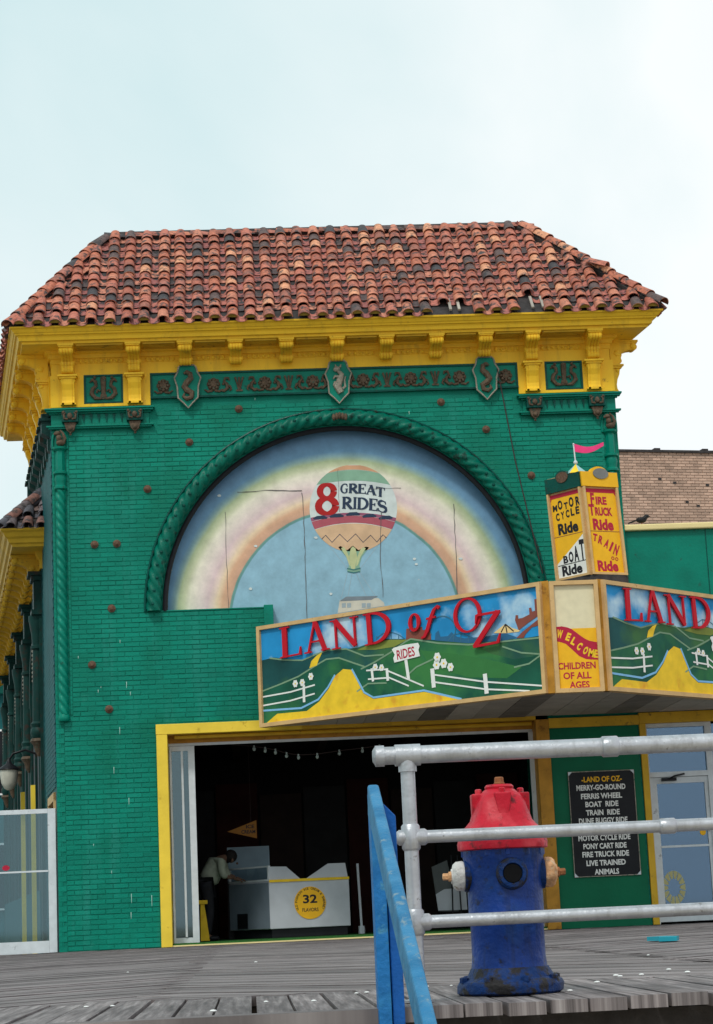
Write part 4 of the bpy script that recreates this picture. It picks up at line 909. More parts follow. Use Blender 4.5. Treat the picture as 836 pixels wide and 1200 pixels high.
# --- roof: solid, then every tile
e_pl = offset_plan(PLAN, .64); ridge = [Vector((-.155*3.6+1.55, 3.9, 0)), Vector((.83, 1.3, 0)), Vector((7.45, 1.3, 0)), Vector((7.45-.155*2.6-.1, 3.9, 0))]
ZE, ZR = 9.145, 11.17
rf = MB(); rf.hexa([p+Vector((0, 0, ZE)) for p in e_pl], [p+Vector((0, 0, ZR)) for p in ridge]); roof = rf.build('roof', M_['tar'], B)
def tile_shape(L, r0, r1, n=7, th=.012, droop=0):
    """half-round cover tile along +y: lower end r0, upper end r1, axis at z=0, open below, with thickness"""
    vs, fs = [], []
    for (y, r) in ((0, r0), (L, r1)):
        for k in range(n+1):
            a = math.pi*k/n; vs.append((math.cos(a)*r, y, math.sin(a)*r*.85))
        for k in range(n+1):
            a = math.pi*k/n; vs.append((math.cos(a)*(r-th), y, math.sin(a)*(r-th)*.85))
    m = n+1
    for k in range(n):
        fs.append((k, k+1, 2*m+k+1, 2*m+k)); fs.append((m+k+1, m+k, 3*m+k, 3*m+k+1)); fs.append((k+1, k, m+k, m+k+1)); fs.append((2*m+k, 2*m+k+1, 3*m+k+1, 3*m+k))
    fs.append((0, m, 3*m, 2*m)); fs.append((n, 2*m+n, 3*m+n, m+n)); return vs, fs
def smooth_mesh(name, vs, fs, m):
    mb = MB(); mb.add(vs, fs); return mb.mesh(name, m, smooth=True)
COVER = tile_shape(.285, .094, .078); PANV, PANF = tile_shape(.285, .085, .10); PANV = [(x, y, -z*.55+.0) for x, y, z in PANV]
cover_me = smooth_mesh('roof_tile', *COVER, M_['tile']); pan_me = smooth_mesh('pan_tile', PANV, PANF, M_['pan'])
def plane_tiles(eL, eR, rL, rR, spacing, rows, jit=1.0, skip=lambda c, r, t: False):
    """matrices for cover and pan tiles on the slope eL-eR (eave) to rL-rR (ridge)"""
    u = (eR-eL).normalized(); nrm = u.cross(rL-eL).normalized()
    if nrm.z < 0: nrm = -nrm
    s = nrm.cross(u).normalized(); s = s if s.z > 0 else -s
    x = u; H = (rL-eL).dot(s); Lw = (eR-eL).length; aL = (rL-eL).dot(u); aR = (rR-eL).dot(u); exp = H/rows
    cov, pan = [], []; n = round(Lw/spacing); sp_ = Lw/n
    for c in range(n):
        cj = random.uniform(-.012, .012)*jit
        for r in range(rows):
            t = r*exp; lo = aL*(t+exp*.5)/H; hi = Lw-(Lw-aR)*(t+exp*.5)/H
            for kind, xx in (('c', (c+.5)*sp_), ('p', c*sp_)):
                if xx < lo+.02 or xx > hi-.02: continue
                if skip(c, r, kind): continue
                rot = Matrix.Rotation(R_(random.uniform(-2.5, 2.5)*jit), 3, nrm); tilt = Matrix.Rotation(R_(-5+random.uniform(-1.2, 1.2)*jit), 3, x)
                ax, ay, az = rot @ tilt @ x, rot @ tilt @ s, rot @ tilt @ nrm
                dy = -.05 if r == 0 else (.022 if r == 1 else 0)
                loc = eL+u*(xx+cj+random.uniform(-.006, .006)*jit)+s*(t+dy+random.uniform(-.016, .016)*jit)+nrm*((.064 if kind == 'c' else .052)+random.uniform(-.004, .004))
                (cov if kind == 'c' else pan).append(mat3(ax, ay, az, loc))
    return cov, pan
def apply_tiles(mats, me, shape, mname, parent, limit, m, nm_stuff):
    mats = sorted(mats, key=lambda q: (q.translation-CAM_LOC).length)
    for q in mats[:limit]: inst(mname, me, parent, q)
    if len(mats) > limit:
        mb = MB()
        for q in mats[limit:]: mb.add([q @ Vector(v) for v in shape[0]], shape[1])
        return mb.build(nm_stuff, m, parent, smooth=True, kind='stuff')
zE, zR = Vector((0, 0, ZE+.0)), Vector((0, 0, ZR))
missing = {(25, 0), (26, 0), (24, 1), (30, 0), (30, 1)}
def skipf(c, r, k):
    if (c, r) in {(24, 0), (25, 0), (29, 0), (29, 1)} and k == 'c': return True
    if (c, r) in {(25, 0), (24, 0), (26, 0), (29, 0), (30, 0), (29, 1), (16, 0)} and k == 'p': return True
    return False
cov, pan = plane_tiles(e_pl[1]+zE, e_pl[2]+zE, ridge[1]+zR, ridge[2]+zR, .268, 12, 1.0, skipf)
apply_tiles(cov, cover_me, COVER, 'roof_tile', roof, 299, M_['tile'], 'roof_tiles_above')
apply_tiles(pan, pan_me, (PANV, PANF), 'pan_tile', roof, 300, M_['pan'], 'pan_tiles_above')
c2, p2 = [], []
for a, b in ((0, 1), (2, 3)):
    q1, q2 = plane_tiles(e_pl[a]+zE, e_pl[b]+zE, ridge[a]+zR, ridge[b]+zR, .268, 12); c2 += q1; p2 += q2
apply_tiles(c2, cover_me, COVER, 'roof_tile', roof, 0, M_['tile'], 'side_roof_tiles'); apply_tiles(p2, pan_me, (PANV, PANF), 'pan_tile', roof, 0, M_['pan'], 'side_pan_tiles')
UPV = Vector((0, 0, 1))
# hip and ridge tiles
HIP = tile_shape(.40, .115, .095); hip_me = smooth_mesh('hip_tile', *HIP, M_['tile'])
def run_tiles(a, b, step, upv=Vector((0, 0, 1)), lift=.03, me=hip_me, name='hip_tile', jit=2.5):
    dd = (b-a); n = int(dd.length/step); dd.normalize()
    for k in range(n+(1 if name == 'ridge_tile' else 0)):
        y = dd; x = y.cross(upv).normalized(); zz = x.cross(y).normalized()
        rot = Matrix.Rotation(R_(random.uniform(-jit, jit)), 3, zz) @ Matrix.Rotation(R_(-3+random.uniform(-1, 1)), 3, x)
        inst(name, me, roof, mat3(rot @ x, rot @ y, rot @ zz, a+dd*(k*step-.06)+zz*lift))
run_tiles(e_pl[1]+zE, ridge[1]+zR, .27, lift=.05); run_tiles(e_pl[2]+zE+(ridge[2]+zR-e_pl[2]-zE)*.02, ridge[2]+zR, .29, lift=.085)
run_tiles(ridge[1]+zR, ridge[2]+zR, .345, lift=-.0, name='ridge_tile', jit=1.5)
for a_, b_ in ((e_pl[1]+zE, ridge[1]+zR), (e_pl[2]+zE, ridge[2]+zR), (ridge[1]+zR, ridge[2]+zR)):
    mb = MB(); mb.tube([a_+(b_-a_)*.02+UPV*.03, b_+UPV*.03], .075, 8); mb.build('hip_mortar', M_['tar'], roof)
# one hip tile slipped out of line on the right, as the roof shows
inst('hip_tile', hip_me, roof, Matrix.Translation(Vector((8.62, -.02, 10.02))) @ Matrix.Rotation(R_(62), 4, 'Z') @ Matrix.Rotation(R_(24), 4, 'X'))
plug = MB(); plug.prism([(.082*math.cos(math.pi*k/8), 0, .070*math.sin(math.pi*k/8)) for k in range(9)], (0, .02, 0)); plug_me = plug.mesh('mortar_plug', mat('yellow_stained_mortar', (.36, .25, .05), .8, .25, 12, .3))
low = {}
for q in cov:
    key = round(q.translation.x/.268); 
    if key not in low or q.translation.z < low[key].translation.z: low[key] = q
for q in low.values():
    if q.translation.z < 9.30: inst('mortar_plug', plug_me, roof, q @ Matrix.Translation((0, .035, 0)))
# exposed battens under the missing tiles
for x in (6.05, 6.18, 7.30, 7.46): mb = MB(); mb.prism([Vector((x, -.66, 9.20)), Vector((x+.04, -.66, 9.20)), Vector((x+.04, -.40, 9.45)), Vector((x, -.40, 9.45))], (0, -.02, .02)); mb.build('roof_batten', M_['soffit'], roof)

# --- ground floor of the corner building
mb = MB(); mb.box((1.46, -.05, 0), (1.62, .39, 3.05)); mb.build('door_post', M_['yellow_post'], B, bevel=.006)
mb = MB(); mb.box((1.455, -.055, 3.05), (3.6, .10, 3.20)); mb.build('lintel', M_['yellow_post'], B, bevel=.006)
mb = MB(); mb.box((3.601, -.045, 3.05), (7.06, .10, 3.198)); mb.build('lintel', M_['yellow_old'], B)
mb = MB(); mb.box((7.055, -.06, 0), (7.25, .39, 3.049)); mb.build('door_post', M_['amber_wood'], B, bevel=.006)
mb = MB(); mb.box((7.251, -.055, 2.915), (8.60, .0, 3.06)); mb.build('lintel', M_['yellow_old'], B, bevel=.005)
mb = MB(); mb.box((1.621, .10, 3.05), (7.054, .39, 3.19)); mb.box((1.621, .33, 2.945), (7.054, .39, 3.049)); mb.build('door_head', M_['amber_wood'], B)
mb = MB(); mb.tube([(1.72, .12, 3.015), (4.35, .12, 3.015)], .028, 8); mb.build('door_track', M_['yellow_old'], B, smooth=True)
mb = MB(); mb.tube([(4.36, .125, 3.012), (7.02, .125, 3.012)], .03, 8); mb.build('door_track', M_['yellow_old'], B, smooth=True)
mb = MB(); mb.box((1.621, .34, 2.905), (7.054, .385, 2.944)); mb.build('head_rail', M_['alu'], B)
mb = MB(); mb.box((6.99, .30, .03), (7.054, .36, 2.904)); mb.build('door_jamb', M_['alu'], B)
bx((7.252, -.012, .0), (8.575, -.004, 2.913), 'green_board', M_['green_deep'], B)
bx((1.62, -.02, .002), (7.055, .41, .022), 'threshold', M_['cream_coping'], B)
bx((1.625, .02, .022), (7.05, 4.8, .045), 'turf_carpet', M_['carpet'], B)
# sliding leaf folded to the left
sl = bx((1.66, .355, .12), (1.905, .363, 2.83), 'glass_leaf', M_['glass_clear'], B)
mb = MB(); mb.box((1.63, .33, .046), (1.66, .375, 2.9)); mb.box((1.905, .33, .046), (2.0, .375, 2.9)); mb.box((1.661, .33, .046), (1.904, .375, .12)); mb.box((1.661, .33, 2.83), (1.904, .375, 2.9)); mb.box((1.80, .31, .13), (1.83, .345, 2.83)); mb.build('leaf_frame', M_['alu'], sl)
# dark room behind
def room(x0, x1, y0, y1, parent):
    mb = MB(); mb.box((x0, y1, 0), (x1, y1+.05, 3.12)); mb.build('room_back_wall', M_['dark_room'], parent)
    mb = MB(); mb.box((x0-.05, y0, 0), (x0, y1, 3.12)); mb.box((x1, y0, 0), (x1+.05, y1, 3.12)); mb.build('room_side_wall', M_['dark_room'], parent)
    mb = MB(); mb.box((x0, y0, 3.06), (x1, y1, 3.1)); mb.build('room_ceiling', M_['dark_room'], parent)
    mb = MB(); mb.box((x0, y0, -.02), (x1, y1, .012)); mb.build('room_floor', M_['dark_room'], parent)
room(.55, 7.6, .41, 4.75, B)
dimp = [mat('dim_brown_panelling', (.016, .008, .006), .7, .3, 3, .1), mat('dim_red_hanging', (.024, .005, .004), .8, .3, 3, .1), mat('dim_grey_panelling', (.011, .011, .012), .7, .3, 3, .1)]  # dimness of the room kept in these near-black colours
for k in range(9):
    x = .75+k*.74; bx((x, 4.66, .02), (x+.70, 4.74, 2.4+.1*(k % 3)), 'wall_panel', dimp[(k*2) % 3], B)
for k in range(5): bx((1.2+k*1.35, 1.0, 2.96), (1.32+k*1.35, 4.7, 3.058), 'ceiling_beam', dimp[0], B)

# dark cable running down the facade
P0, P1, P2 = at(583, 432, -.10), at(604, 540, -.09), at(636, 672, -.12)
mb = MB(); mb.tube([P0+(P1-P0)*t if t <= 1 else P1+(P2-P1)*(t-1) for t in [k/8 for k in range(17)]], .009, 6)
tag(mb.build('cable', M_['rope'], smooth=True), 'thin dark cable hanging down the green wall right of the arch', 'cable')

# ================================================================== SHOP BUILDING TO THE RIGHT
SB = thing('low_shop_building', (11.5, .1, 0), 'low green shopfront with cream coping joined to the right of the arched building', 'building')
mb = MB(); mb.box((8.605, .10, 3.1), (16.5, .40, 5.86)); mb.box((10.65, .10, 0), (16.5, .40, 3.1)); sh_w = mb.build('front_wall', M_['green'], SB)
mb = MB()
for k in range(7): x = 9.85+k*1.05; mb.box((x, .094, 3.1), (x+.012, .10, 5.86))
mb.build('panel_joint', M_['green_dark'], sh_w)
mb = MB(); mb.box((8.605, .02, 5.86), (16.5, .45, 5.955)); mb.build('coping', M_['cream_coping'], SB, bevel=.02)
mb = MB(); mb.box((8.7, .40, 5.0), (16.5, 9, 5.05)); mb.build('flat_roof', M_['tar'], SB)
mb = MB(); mb.box((8.605, .40, 0), (8.69, 9, 5.0)); mb.box((16.3, .40, 0), (16.5, 9, 5.0)); mb.box((8.69, 8.8, 0), (16.3, 9, 5.0)); mb.build('outer_wall', M_['green_dark'], SB)
mb = MB(); mb.box((8.604, -.04, 2.93), (10.7, .09, 3.09)); mb.build('lintel', M_['yellow_old'], SB, bevel=.005)
mb = MB(); mb.box((8.604, -.03, 0), (8.70, .12, 2.929)); mb.build('door_post', M_['yellow_old'], SB, bevel=.005)
room(8.75, 15.9, .42, 5, SB)
dr = bx((8.83, .135, .19), (9.545, .143, 2.04), 'glass_door', M_['glass_blue'], SB)
mb = MB(); mb.box((8.735, .11, .03), (8.83, .165, 2.13)); mb.box((9.545, .11, .03), (9.60, .165, 2.13)); mb.box((8.831, .11, .03), (9.544, .165, .19)); mb.box((8.831, .11, 2.04), (9.544, .165, 2.13)); mb.box((8.831, .10, 1.10), (9.544, .125, 1.13)); mb.build('door_frame', M_['alu'], dr)
mb = MB(); mb.box((8.701, .08, 0), (8.734, .19, 2.93)); mb.box((9.602, .08, 0), (9.70, .19, 2.93)); mb.box((8.735, .08, 2.135), (9.601, .19, 2.21)); mb.box((8.735, .08, 2.87), (9.601, .19, 2.929)); mb.build('outer_door_frame', M_['alu'], SB)
bx((8.735, .13, 2.211), (9.601, .138, 2.869), 'transom_pane', M_['glass_blue'], SB)
mb = MB(); mb.box((8.90, .05, 2.075), (9.12, .11, 2.12)); mb.tube([(9.0, .06, 2.10), (9.08, -.02, 2.14), (9.24, .04, 2.17)], .013, 6); mb.build('door_closer', M_['black'], dr)
mb = MB(); mb.prism([Vector((9.47+.045*math.cos(a*.5236), .128, 1.31+.05*math.sin(a*.5236))) for a in range(12)], (0, .004, 0)); mb.build('door_sticker', P_['orange'], dr)
bx((9.701, .13, .1), (10.64, .138, 2.9), 'window_pane', M_['glass_blue'], SB)
# round painted emblem on the lower pane
mb = MB(); c = (8.98, .52); 
for k in range(14):
    a = k*math.pi/7; mb.add([Vector((c[0]+r*math.cos(a+o), .131, c[1]+1.45*r*math.sin(a+o))) for r, o in ((.09, -.14), (.17, -.2), (.17, .2), (.09, .14))], [(0, 1, 2, 3)])
mb.build('pane_emblem', paint('faded_yellow_transfer', (.45, .42, .2)), dr)

# brick building behind
K = thing('brick_building', (15, 21, -1), 'buff pink brick building wall rising behind the low green shopfront', 'building')
kA, kB = Vector((10.0, 19.4, 0)), Vector((22.0, 21.8, 0)); ku = (kB-kA).normalized(); kn = Vector((ku.y, -ku.x, 0))
mb = MB(); mb.prism([kA-kn*.02, kB-kn*.02, kB-kn*9, kA-kn*9], (0, 0, 11.62)); kw = mb.build('brick_wall', M_['mortar'], K)
mb = MB(); mb.prism([kA+kn*.06, kB+kn*.06, kB-kn*.4, kA-kn*.4], (0, 0, .06)); 
cp_ = MB(); cp_.v = [v+Vector((0, 0, 11.62)) for v in mb.v]; cp_.f = mb.f
for k in range(9): c = kA+ku*(.9+k*1.33)+Vector((0, 0, 11.68)); cp_.prism([c, c+ku*.16, c+ku*.16-kn*.3, c-kn*.3], (0, 0, .06))
cp_.build('coping_tile', M_['tar'], K)
kb = []; z = 5.0; row = 0
while z < 11.58:
    s = (0 if row % 2 else .11)
    while s < 12: kb.append((s, z)); s += .225
    z += .0745; row += 1
bmk = brick_mesh('brick', .213, .064, .02, M_['brick'])
Kr = lambda s, z: mat3(ku, -kn, Vector((0, 0, 1)), kA+ku*(s+.11)+Vector((0, 0, z+.036)))
def kvis(s, z):
    P = kA+ku*s; return 12.5 < P.x < 15.4 and z > 9.75
kb.sort(key=lambda q: (not kvis(*q), q[1]))
for s, z in kb[:300]: inst('brick', bmk, kw, Kr(s, z))
mb = MB(); src = brick_mesh('tmp', .213, .064, .02, M_['brick']); sv = [v.co.copy() for v in src.vertices]; sf = [tuple(p.vertices) for p in src.polygons]
for s, z in kb[300:]:
    if random.random() < .003 and z < 11: continue
    q = Kr(s, z); mb.v += [q @ v for v in sv]; k = len(mb.v)-len(sv); mb.f += [tuple(i+k for i in f) for f in sf]
me = bpy.data.meshes.new('bricks_beyond'); me.from_pydata([tuple(v-off(kw)) for v in mb.v], [], mb.f); me.materials.append(M_['brick']); o = bpy.data.objects.new('bricks_beyond', me); COL.objects.link(o); o.parent = kw; o['kind'] = 'stuff'
mb = MB()
for s, z in ((4.0, 10.8), (4.3, 10.3), (4.9, 10.75), (5.2, 10.3), (4.6, 10.2), (3.6, 10.9), (5.35, 10.35)): c = kA+ku*(s)+kn*.004+Vector((0, 0, z)); mb.prism([c, c+ku*.09, c+ku*.09+Vector((0, 0, .06)), c+Vector((0, 0, .06))], kn*.004)
mb.build('dark_hole', M_['tar'], kw)  # flat dark patches laid on the brick face as holes

# bird on the coping
P = at(752, 614, .12)
mb = MB(); c = Vector((P.x, .12, 5.99)); mb.ball(c+Vector((0, 0, .045)), .055, 10, 7, (1.5, .85, .85)); mb.ball(c+Vector((.085, 0, .10)), .034, 9, 6, (1.15, .9, .95)); mb.tube([c+Vector((.045, 0, .06)), c+Vector((.085, 0, .10))], [.042, .03], 8); mb.tube([c+Vector((.11, 0, .10)), c+Vector((.15, 0, .092))], [.012, .002], 6)
mb.prism([c+Vector(p) for p in ((-.05, -.03, .04), (-.05, .03, .04), (-.20, .025, -.01), (-.20, -.025, -.01))], (0, 0, .02))
bird = mb.build('bird', M_['bird'], smooth=True); tag(bird, 'small dark bird perched on the cream coping before the brick wall', 'bird')
mb = MB(); 
for sy_ in (-.015, .015): mb.tube([c+Vector((.01, sy_, .02)), c+Vector((.0, sy_, -.034))], .005, 5)
mb.build('leg', M_['rust'], bird)

# ================================================================== MARQUEE
MQ = thing('marquee', (7.15, -1.8, 3.07), 'prow shaped marquee with three painted panels and raised red lettering over the entrance', 'marquee sign')
A_, B_, C_, D_ = Vector((3.0, -.30, 0)), Vector((6.74, -3.50, 0)), Vector((7.54, -3.50, 0)), Vector((11.15, -.19, 0))
Z0, Z1 = 3.07, 4.55; UP = Vector((0, 0, 1))
nL = Vector((-(B_-A_).y, (B_-A_).x, 0)).normalized(); nL = nL if nL.y < 0 else -nL
nR = Vector((-(D_-C_).y, (D_-C_).x, 0)).normalized(); nR = nR if nR.y < 0 else -nR
pA, pB, pC, pD = A_-nL*.10, B_+Vector((0, .14, 0)), C_+Vector((0, .14, 0)), D_-nR*.10
mb = MB(); mb.prism([pA, pB, pC, pD, Vector((11.1, .0, 0)), Vector((8.61, -.06, 0)), Vector((3.25, -.06, 0))], (0, 0, Z1-Z0-.10)); mb.v = [v+Vector((0, 0, Z0+.05)) for v in mb.v]; mb.build('marquee_body', M_['tar'], MQ)
# soffit boards
def front_y(x):
    if x < A_.x: return -.3
    if x < B_.x: return A_.y+(B_.y-A_.y)*(x-A_.x)/(B_.x-A_.x)
    if x < C_.x: return -3.5
    return C_.y+(D_.y-C_.y)*(x-C_.x)/(D_.x-C_.x)
x = 3.3; k = 0
while x < 10.9:
    x1 = min(x+.40, 10.95); pts = [Vector((x+.004, -.062, 0)), Vector((x1-.004, -.062, 0)), Vector((x1-.004, front_y(x1)+.10, 0))]
    for xb in (B_.x, C_.x):
        if x+.01 < xb < x1-.01: pts.append(Vector((xb, -3.40, 0)))
    pts.append(Vector((x+.004, front_y(x)+.10, 0)))
    zj = random.uniform(-.004, .004); mb = MB(); mb.prism([p+Vector((0, 0, Z0+.028+zj)) for p in pts], (0, 0, .02)); mb.build('soffit_board', M_['soffit_dark'] if k in (5, 8, 12) else M_['soffit'], MQ); x += .40; k += 1
def panel(O, U, N, Wd, name, m):
    pl = frame_place(O, U, UP, N)
    mb = MB(); poly(mb, [(.02, .02), (Wd-.02, .02), (Wd-.02, Z1-Z0-.02), (.02, Z1-Z0-.02)], pl, -.09, .09); pn = mb.build(name, m, MQ)
    H = Z1-Z0; b = .055; mb = MB()
    for (u0, v0, u1, v1) in ((0, 0, Wd, b), (0, H-b, Wd, H), (0, b, b, H-b), (Wd-b, b, Wd, H-b)): poly(mb, [(u0, v0), (u1, v0), (u1, v1), (u0, v1)], pl, -.10, .145)
    mb.build('panel_frame', M_['tan_frame'], pn)
    return pl, pn
def sign_art(pl, pn, Wd):
    uv = quad_uv([(24, 150), (797, 25), (806, 332), (42, 430)], Wd, Z1-Z0)
    def cl(p): u, v = uv(*p); return (min(max(u, .05), Wd-.05), min(max(v, .05), Z1-Z0-.05))
    def shp(pts, w0, name, m, par=pn, th=.0012): mb = MB(); poly(mb, [cl(p) for p in pts], pl, w0, th); return mb.build(name, m, par)
    def line(lst, wd, w0, name, m, par=pn, th=.001):
        for i, pts in enumerate(lst): mb = MB(); ribbon(mb, [cl(p) for p in pts], wd, pl, w0+i*.0003, th); mb.build(name, m, par)
    # far hills, near hills
    shp([(36, 245), (70, 236), (110, 240), (150, 243), (190, 225), (230, 214), (270, 212), (300, 208), (340, 193), (380, 184), (420, 184), (445, 183), (500, 186), (560, 192), (620, 196), (660, 190), (700, 186), (760, 180), (797, 174), (806, 330), (42, 430)], .0006, 'painted_far_hill', P_['hill_dark'])
    shp([(42, 330), (90, 310), (140, 288), (180, 262), (215, 240), (250, 236), (290, 250), (330, 262), (370, 240), (410, 210), (440, 186), (500, 190), (560, 196), (610, 198), (660, 225), (720, 240), (770, 232), (798, 222), (806, 330), (42, 425)], .0022, 'painted_hill', P_['hill_mid'])
    shp([(300, 215), (345, 194), (390, 186), (436, 186), (400, 206), (350, 214)], .0038, 'painted_hilltop', paint('olive_hill_paint', (.22, .26, .05)))
    shp([(470, 215), (560, 225), (650, 240), (740, 262), (700, 292), (600, 290), (500, 262)], .0038, 'painted_meadow', P_['hill_light'])
    line([[(42, 330), (90, 311), (140, 289), (180, 263), (215, 241), (250, 237), (290, 251), (322, 262)], [(310, 268), (345, 250), (390, 222), (430, 192), (445, 184)], [(60, 238), (100, 243), (150, 244), (185, 228), (220, 215), (270, 212), (320, 232), (372, 228)], [(445, 184), (520, 196), (600, 200), (660, 195), (720, 188), (795, 180)], [(690, 205), (740, 222), (795, 226)], [(720, 262), (760, 252), (795, 226)], [(430, 290), (460, 262), (505, 240)], [(300, 330), (330, 308), (380, 306)]], .022, .0042, 'hill_outline', P_['line'])
    # road
    shp([(55, 424), (85, 392), (165, 384), (198, 358), (224, 322), (240, 288), (262, 268), (284, 270), (300, 300), (318, 335), (345, 350), (480, 330), (585, 352), (420, 378), (250, 402)], .0052, 'painted_road', P_['yellow'])
    shp([(170, 266), (175, 246), (190, 230), (204, 222), (196, 240), (190, 258)], .0052, 'painted_road', P_['yellow'])
    line([[(45, 384), (150, 376), (196, 352), (222, 318), (240, 284)], [(286, 268), (302, 298), (320, 332), (345, 346), (480, 326), (580, 349)]], .028, .0066, 'road_edge_line', P_['road_blue'])
    # fences
    line([[(45, 346), (120, 332), (186, 312)], [(45, 370), (120, 356), (186, 336)], [(325, 272), (382, 268)], [(330, 296), (382, 292)], [(382, 272), (480, 314)], [(384, 290), (440, 314)], [(500, 282), (645, 302)], [(500, 302), (645, 322)], [(645, 302), (795, 312)], [(645, 322), (760, 326)]], .022, .0072, 'painted_fence', P_['white'])
    line([[(156, 312), (158, 360)]], .045, .0106, 'fence_post', P_['white']); line([[(340, 266), (344, 302)]], .04, .0106, 'fence_post', P_['white']); line([[(381, 266), (384, 300)]], .045, .0106, 'fence_post', P_['white'])
    line([[(503, 266), (507, 318)]], .065, .0106, 'fence_post', P_['white']); line([[(643, 280), (647, 334)]], .065, .0106, 'fence_post', P_['white'])
    # flowers
    for (x, y, r) in ((133, 309, .05), (152, 306, .05), (175, 289, .05), (350, 263, .048), (367, 264, .045), (517, 235, .062), (515, 256, .062), (534, 252, .062), (552, 262, .055)):
        u, v = uv(x, y); mb = MB(); poly(mb, [(u+r*(.9+.10*math.cos(6*a*math.pi/15))*math.cos(a*math.pi/15), v+r*1.15*(.9+.10*math.cos(6*a*math.pi/15))*math.sin(a*math.pi/15)) for a in range(30)], pl, .0115, .0015); fw = mb.build('painted_flower', P_['white'], pn)
        mb = MB(); poly(mb, disc((u, v), r*.25, 8), pl, .0135, .0012); mb.build('flower_centre', P_['yellow'], fw)
    # castle, wheel, coaster, tent, bridge
    cs = shp([(432, 186), (433, 156), (442, 154), (443, 163), (452, 162), (453, 153), (476, 150), (477, 159), (486, 158), (487, 150), (498, 148), (500, 186)], .0036, 'painted_castle', P_['castle'])
    line([[(532+34*math.cos(R_(a)), 158-38*math.sin(R_(a))) for a in range(-25, 206, 12)]], .014, .0056, 'painted_wheel', P_['steel'])
    line([[(352, 182), (370, 168), (392, 165), (412, 172), (432, 186)], [(352, 186), (352, 176)], [(372, 186), (372, 168)], [(392, 186), (392, 166)], [(412, 186), (412, 172)], [(545, 190), (560, 172), (580, 168), (600, 176), (640, 190)], [(640, 178), (670, 178)], [(560, 192), (560, 172)], [(580, 192), (580, 168)], [(600, 192), (600, 176)]], .012, .0028, 'painted_coaster', P_['steel'])
    shp([(510, 188), (512, 168), (520, 160), (525, 178), (545, 176), (555, 165), (570, 178), (590, 182), (640, 178), (700, 168), (730, 180), (700, 188), (600, 196)], .0026, 'painted_skyline', paint('dusk_blue_sign_paint', (.03, .13, .25)))
    tn = shp([(668, 168), (682, 156), (700, 142), (718, 154), (738, 160), (736, 164), (702, 168)], .0046, 'painted_tent', P_['tent'])
    line([[(700, 143), (688, 166)], [(700, 143), (704, 167)], [(700, 143), (722, 163)]], .016, .0062, 'tent_stripe', P_['black'], tn)
    bg_ = shp([(728, 182), (745, 164), (765, 148), (795, 126), (795, 178), (790, 146), (770, 152), (752, 172), (748, 181)], .0046, 'painted_bridge', P_['castle'])
    shp([(726, 132), (728, 118), (734, 118), (735, 128), (745, 126), (765, 116), (764, 98), (770, 97), (772, 108), (780, 106), (779, 74), (786, 72), (788, 120), (760, 140), (735, 160)], .0052, 'painted_tower', P_['castle'])
    # RIDES board
    line([[(432, 240), (440, 297)]], .05, .011, 'board_post', P_['white'])
    rb = shp([(395, 214), (400, 209), (432, 200), (466, 195), (470, 204), (467, 215), (471, 232), (432, 242), (402, 250), (399, 238), (403, 228)], .014, 'painted_board', P_['white'], th=.002)
    ul, vl = uv(410, 240); ur, vr = uv(458, 228); mb = MB(); text(mb, 'RIDES', ((ul+ur)/2, (vl+vr)/2-.01), (ur-ul), .135, pl, .0175, math.atan2(vr-vl, ur-ul), .02); mb.build('board_lettering', P_['crimson'], rb)
    # raised cut-out letters
    for ch, bl, br, tl, wm in (('L', (89, 241), (152, 228), (84, 155), .9), ('A', (160, 227), (226, 214), (152, 138), .9), ('N', (234, 216), (312, 201), (228, 134), .9), ('D', (323, 205), (400, 189), (316, 116), .9),
                               ('o', (443, 167), (476, 159), (441, 118), 1.1), ('f', (478, 167), (512, 158), (488, 105), 1.2), ('O', (566, 176), (644, 158), (560, 78), .75), ('Z', (612, 212), (694, 196), (620, 118), .95)):
        mb = MB(); letter(mb, ch, bl, br, tl, uv, pl, .02 if ch != 'Z' else .046, .024, wm*.95); mb.build('letter', P_['red'], pn)
plL, pnL = panel(A_+UP*Z0, (B_-A_), nL, (B_-A_).length, 'sign_panel', P_['sky']); sign_art(plL, pnL, (B_-A_).length)
plR, pnR = panel(C_+UP*Z0, (D_-C_), nR, (D_-C_).length, 'sign_panel', P_['sky']); sign_art(plR, pnR, (D_-C_).length)
mb = MB(); mb.prism([B_+Vector((-.02, .03, Z0)), B_+Vector((.095, -.03, Z0)), B_+Vector((.095, .14, Z0)), B_+Vector((-.02, .14, Z0))], (0, 0, Z1-Z0+.01)); mb.build('corner_post', M_['amber_wood'], MQ)
mb = MB(); mb.prism([C_+Vector((-.06, -.03, Z0)), C_+Vector((.03, .02, Z0)), C_+Vector((.03, .14, Z0)), C_+Vector((-.06, .14, Z0))], (0, 0, Z1-Z0+.01)); mb.build('corner_post', M_['amber_wood'], MQ)
O3 = Vector((6.835, -3.56, Z0-.01)); plC, pnC = panel(O3, Vector((1, 0, 0)), Vector((0, -1, 0)), .645, 'welcome_panel', P_['cream'])
uvc = quad_uv([(10, 55), (437, 42), (522, 1118), (85, 1125)], .645, Z1-Z0)
mb = MB(); poly(mb, [(.05, .05), (.595, .05), (.595, .845), (.05, .845)], plC, .0006, .0012); mb.build('orange_field', P_['orange'], pnC)
rt = [(62, 488), (130, 482), (180, 492), (220, 510), (300, 575), (340, 605), (380, 625), (450, 640)]; rb_ = [(462, 808), (400, 806), (350, 800), (290, 770), (210, 690), (170, 652), (130, 635), (75, 625)]
mb = MB(); poly(mb, [(min(max(a, .05), .595), b) for a, b in [uvc(*p) for p in rt+rb_]], plC, .0022, .0012); rbn = mb.build('ribbon', P_['crimson'], pnC)
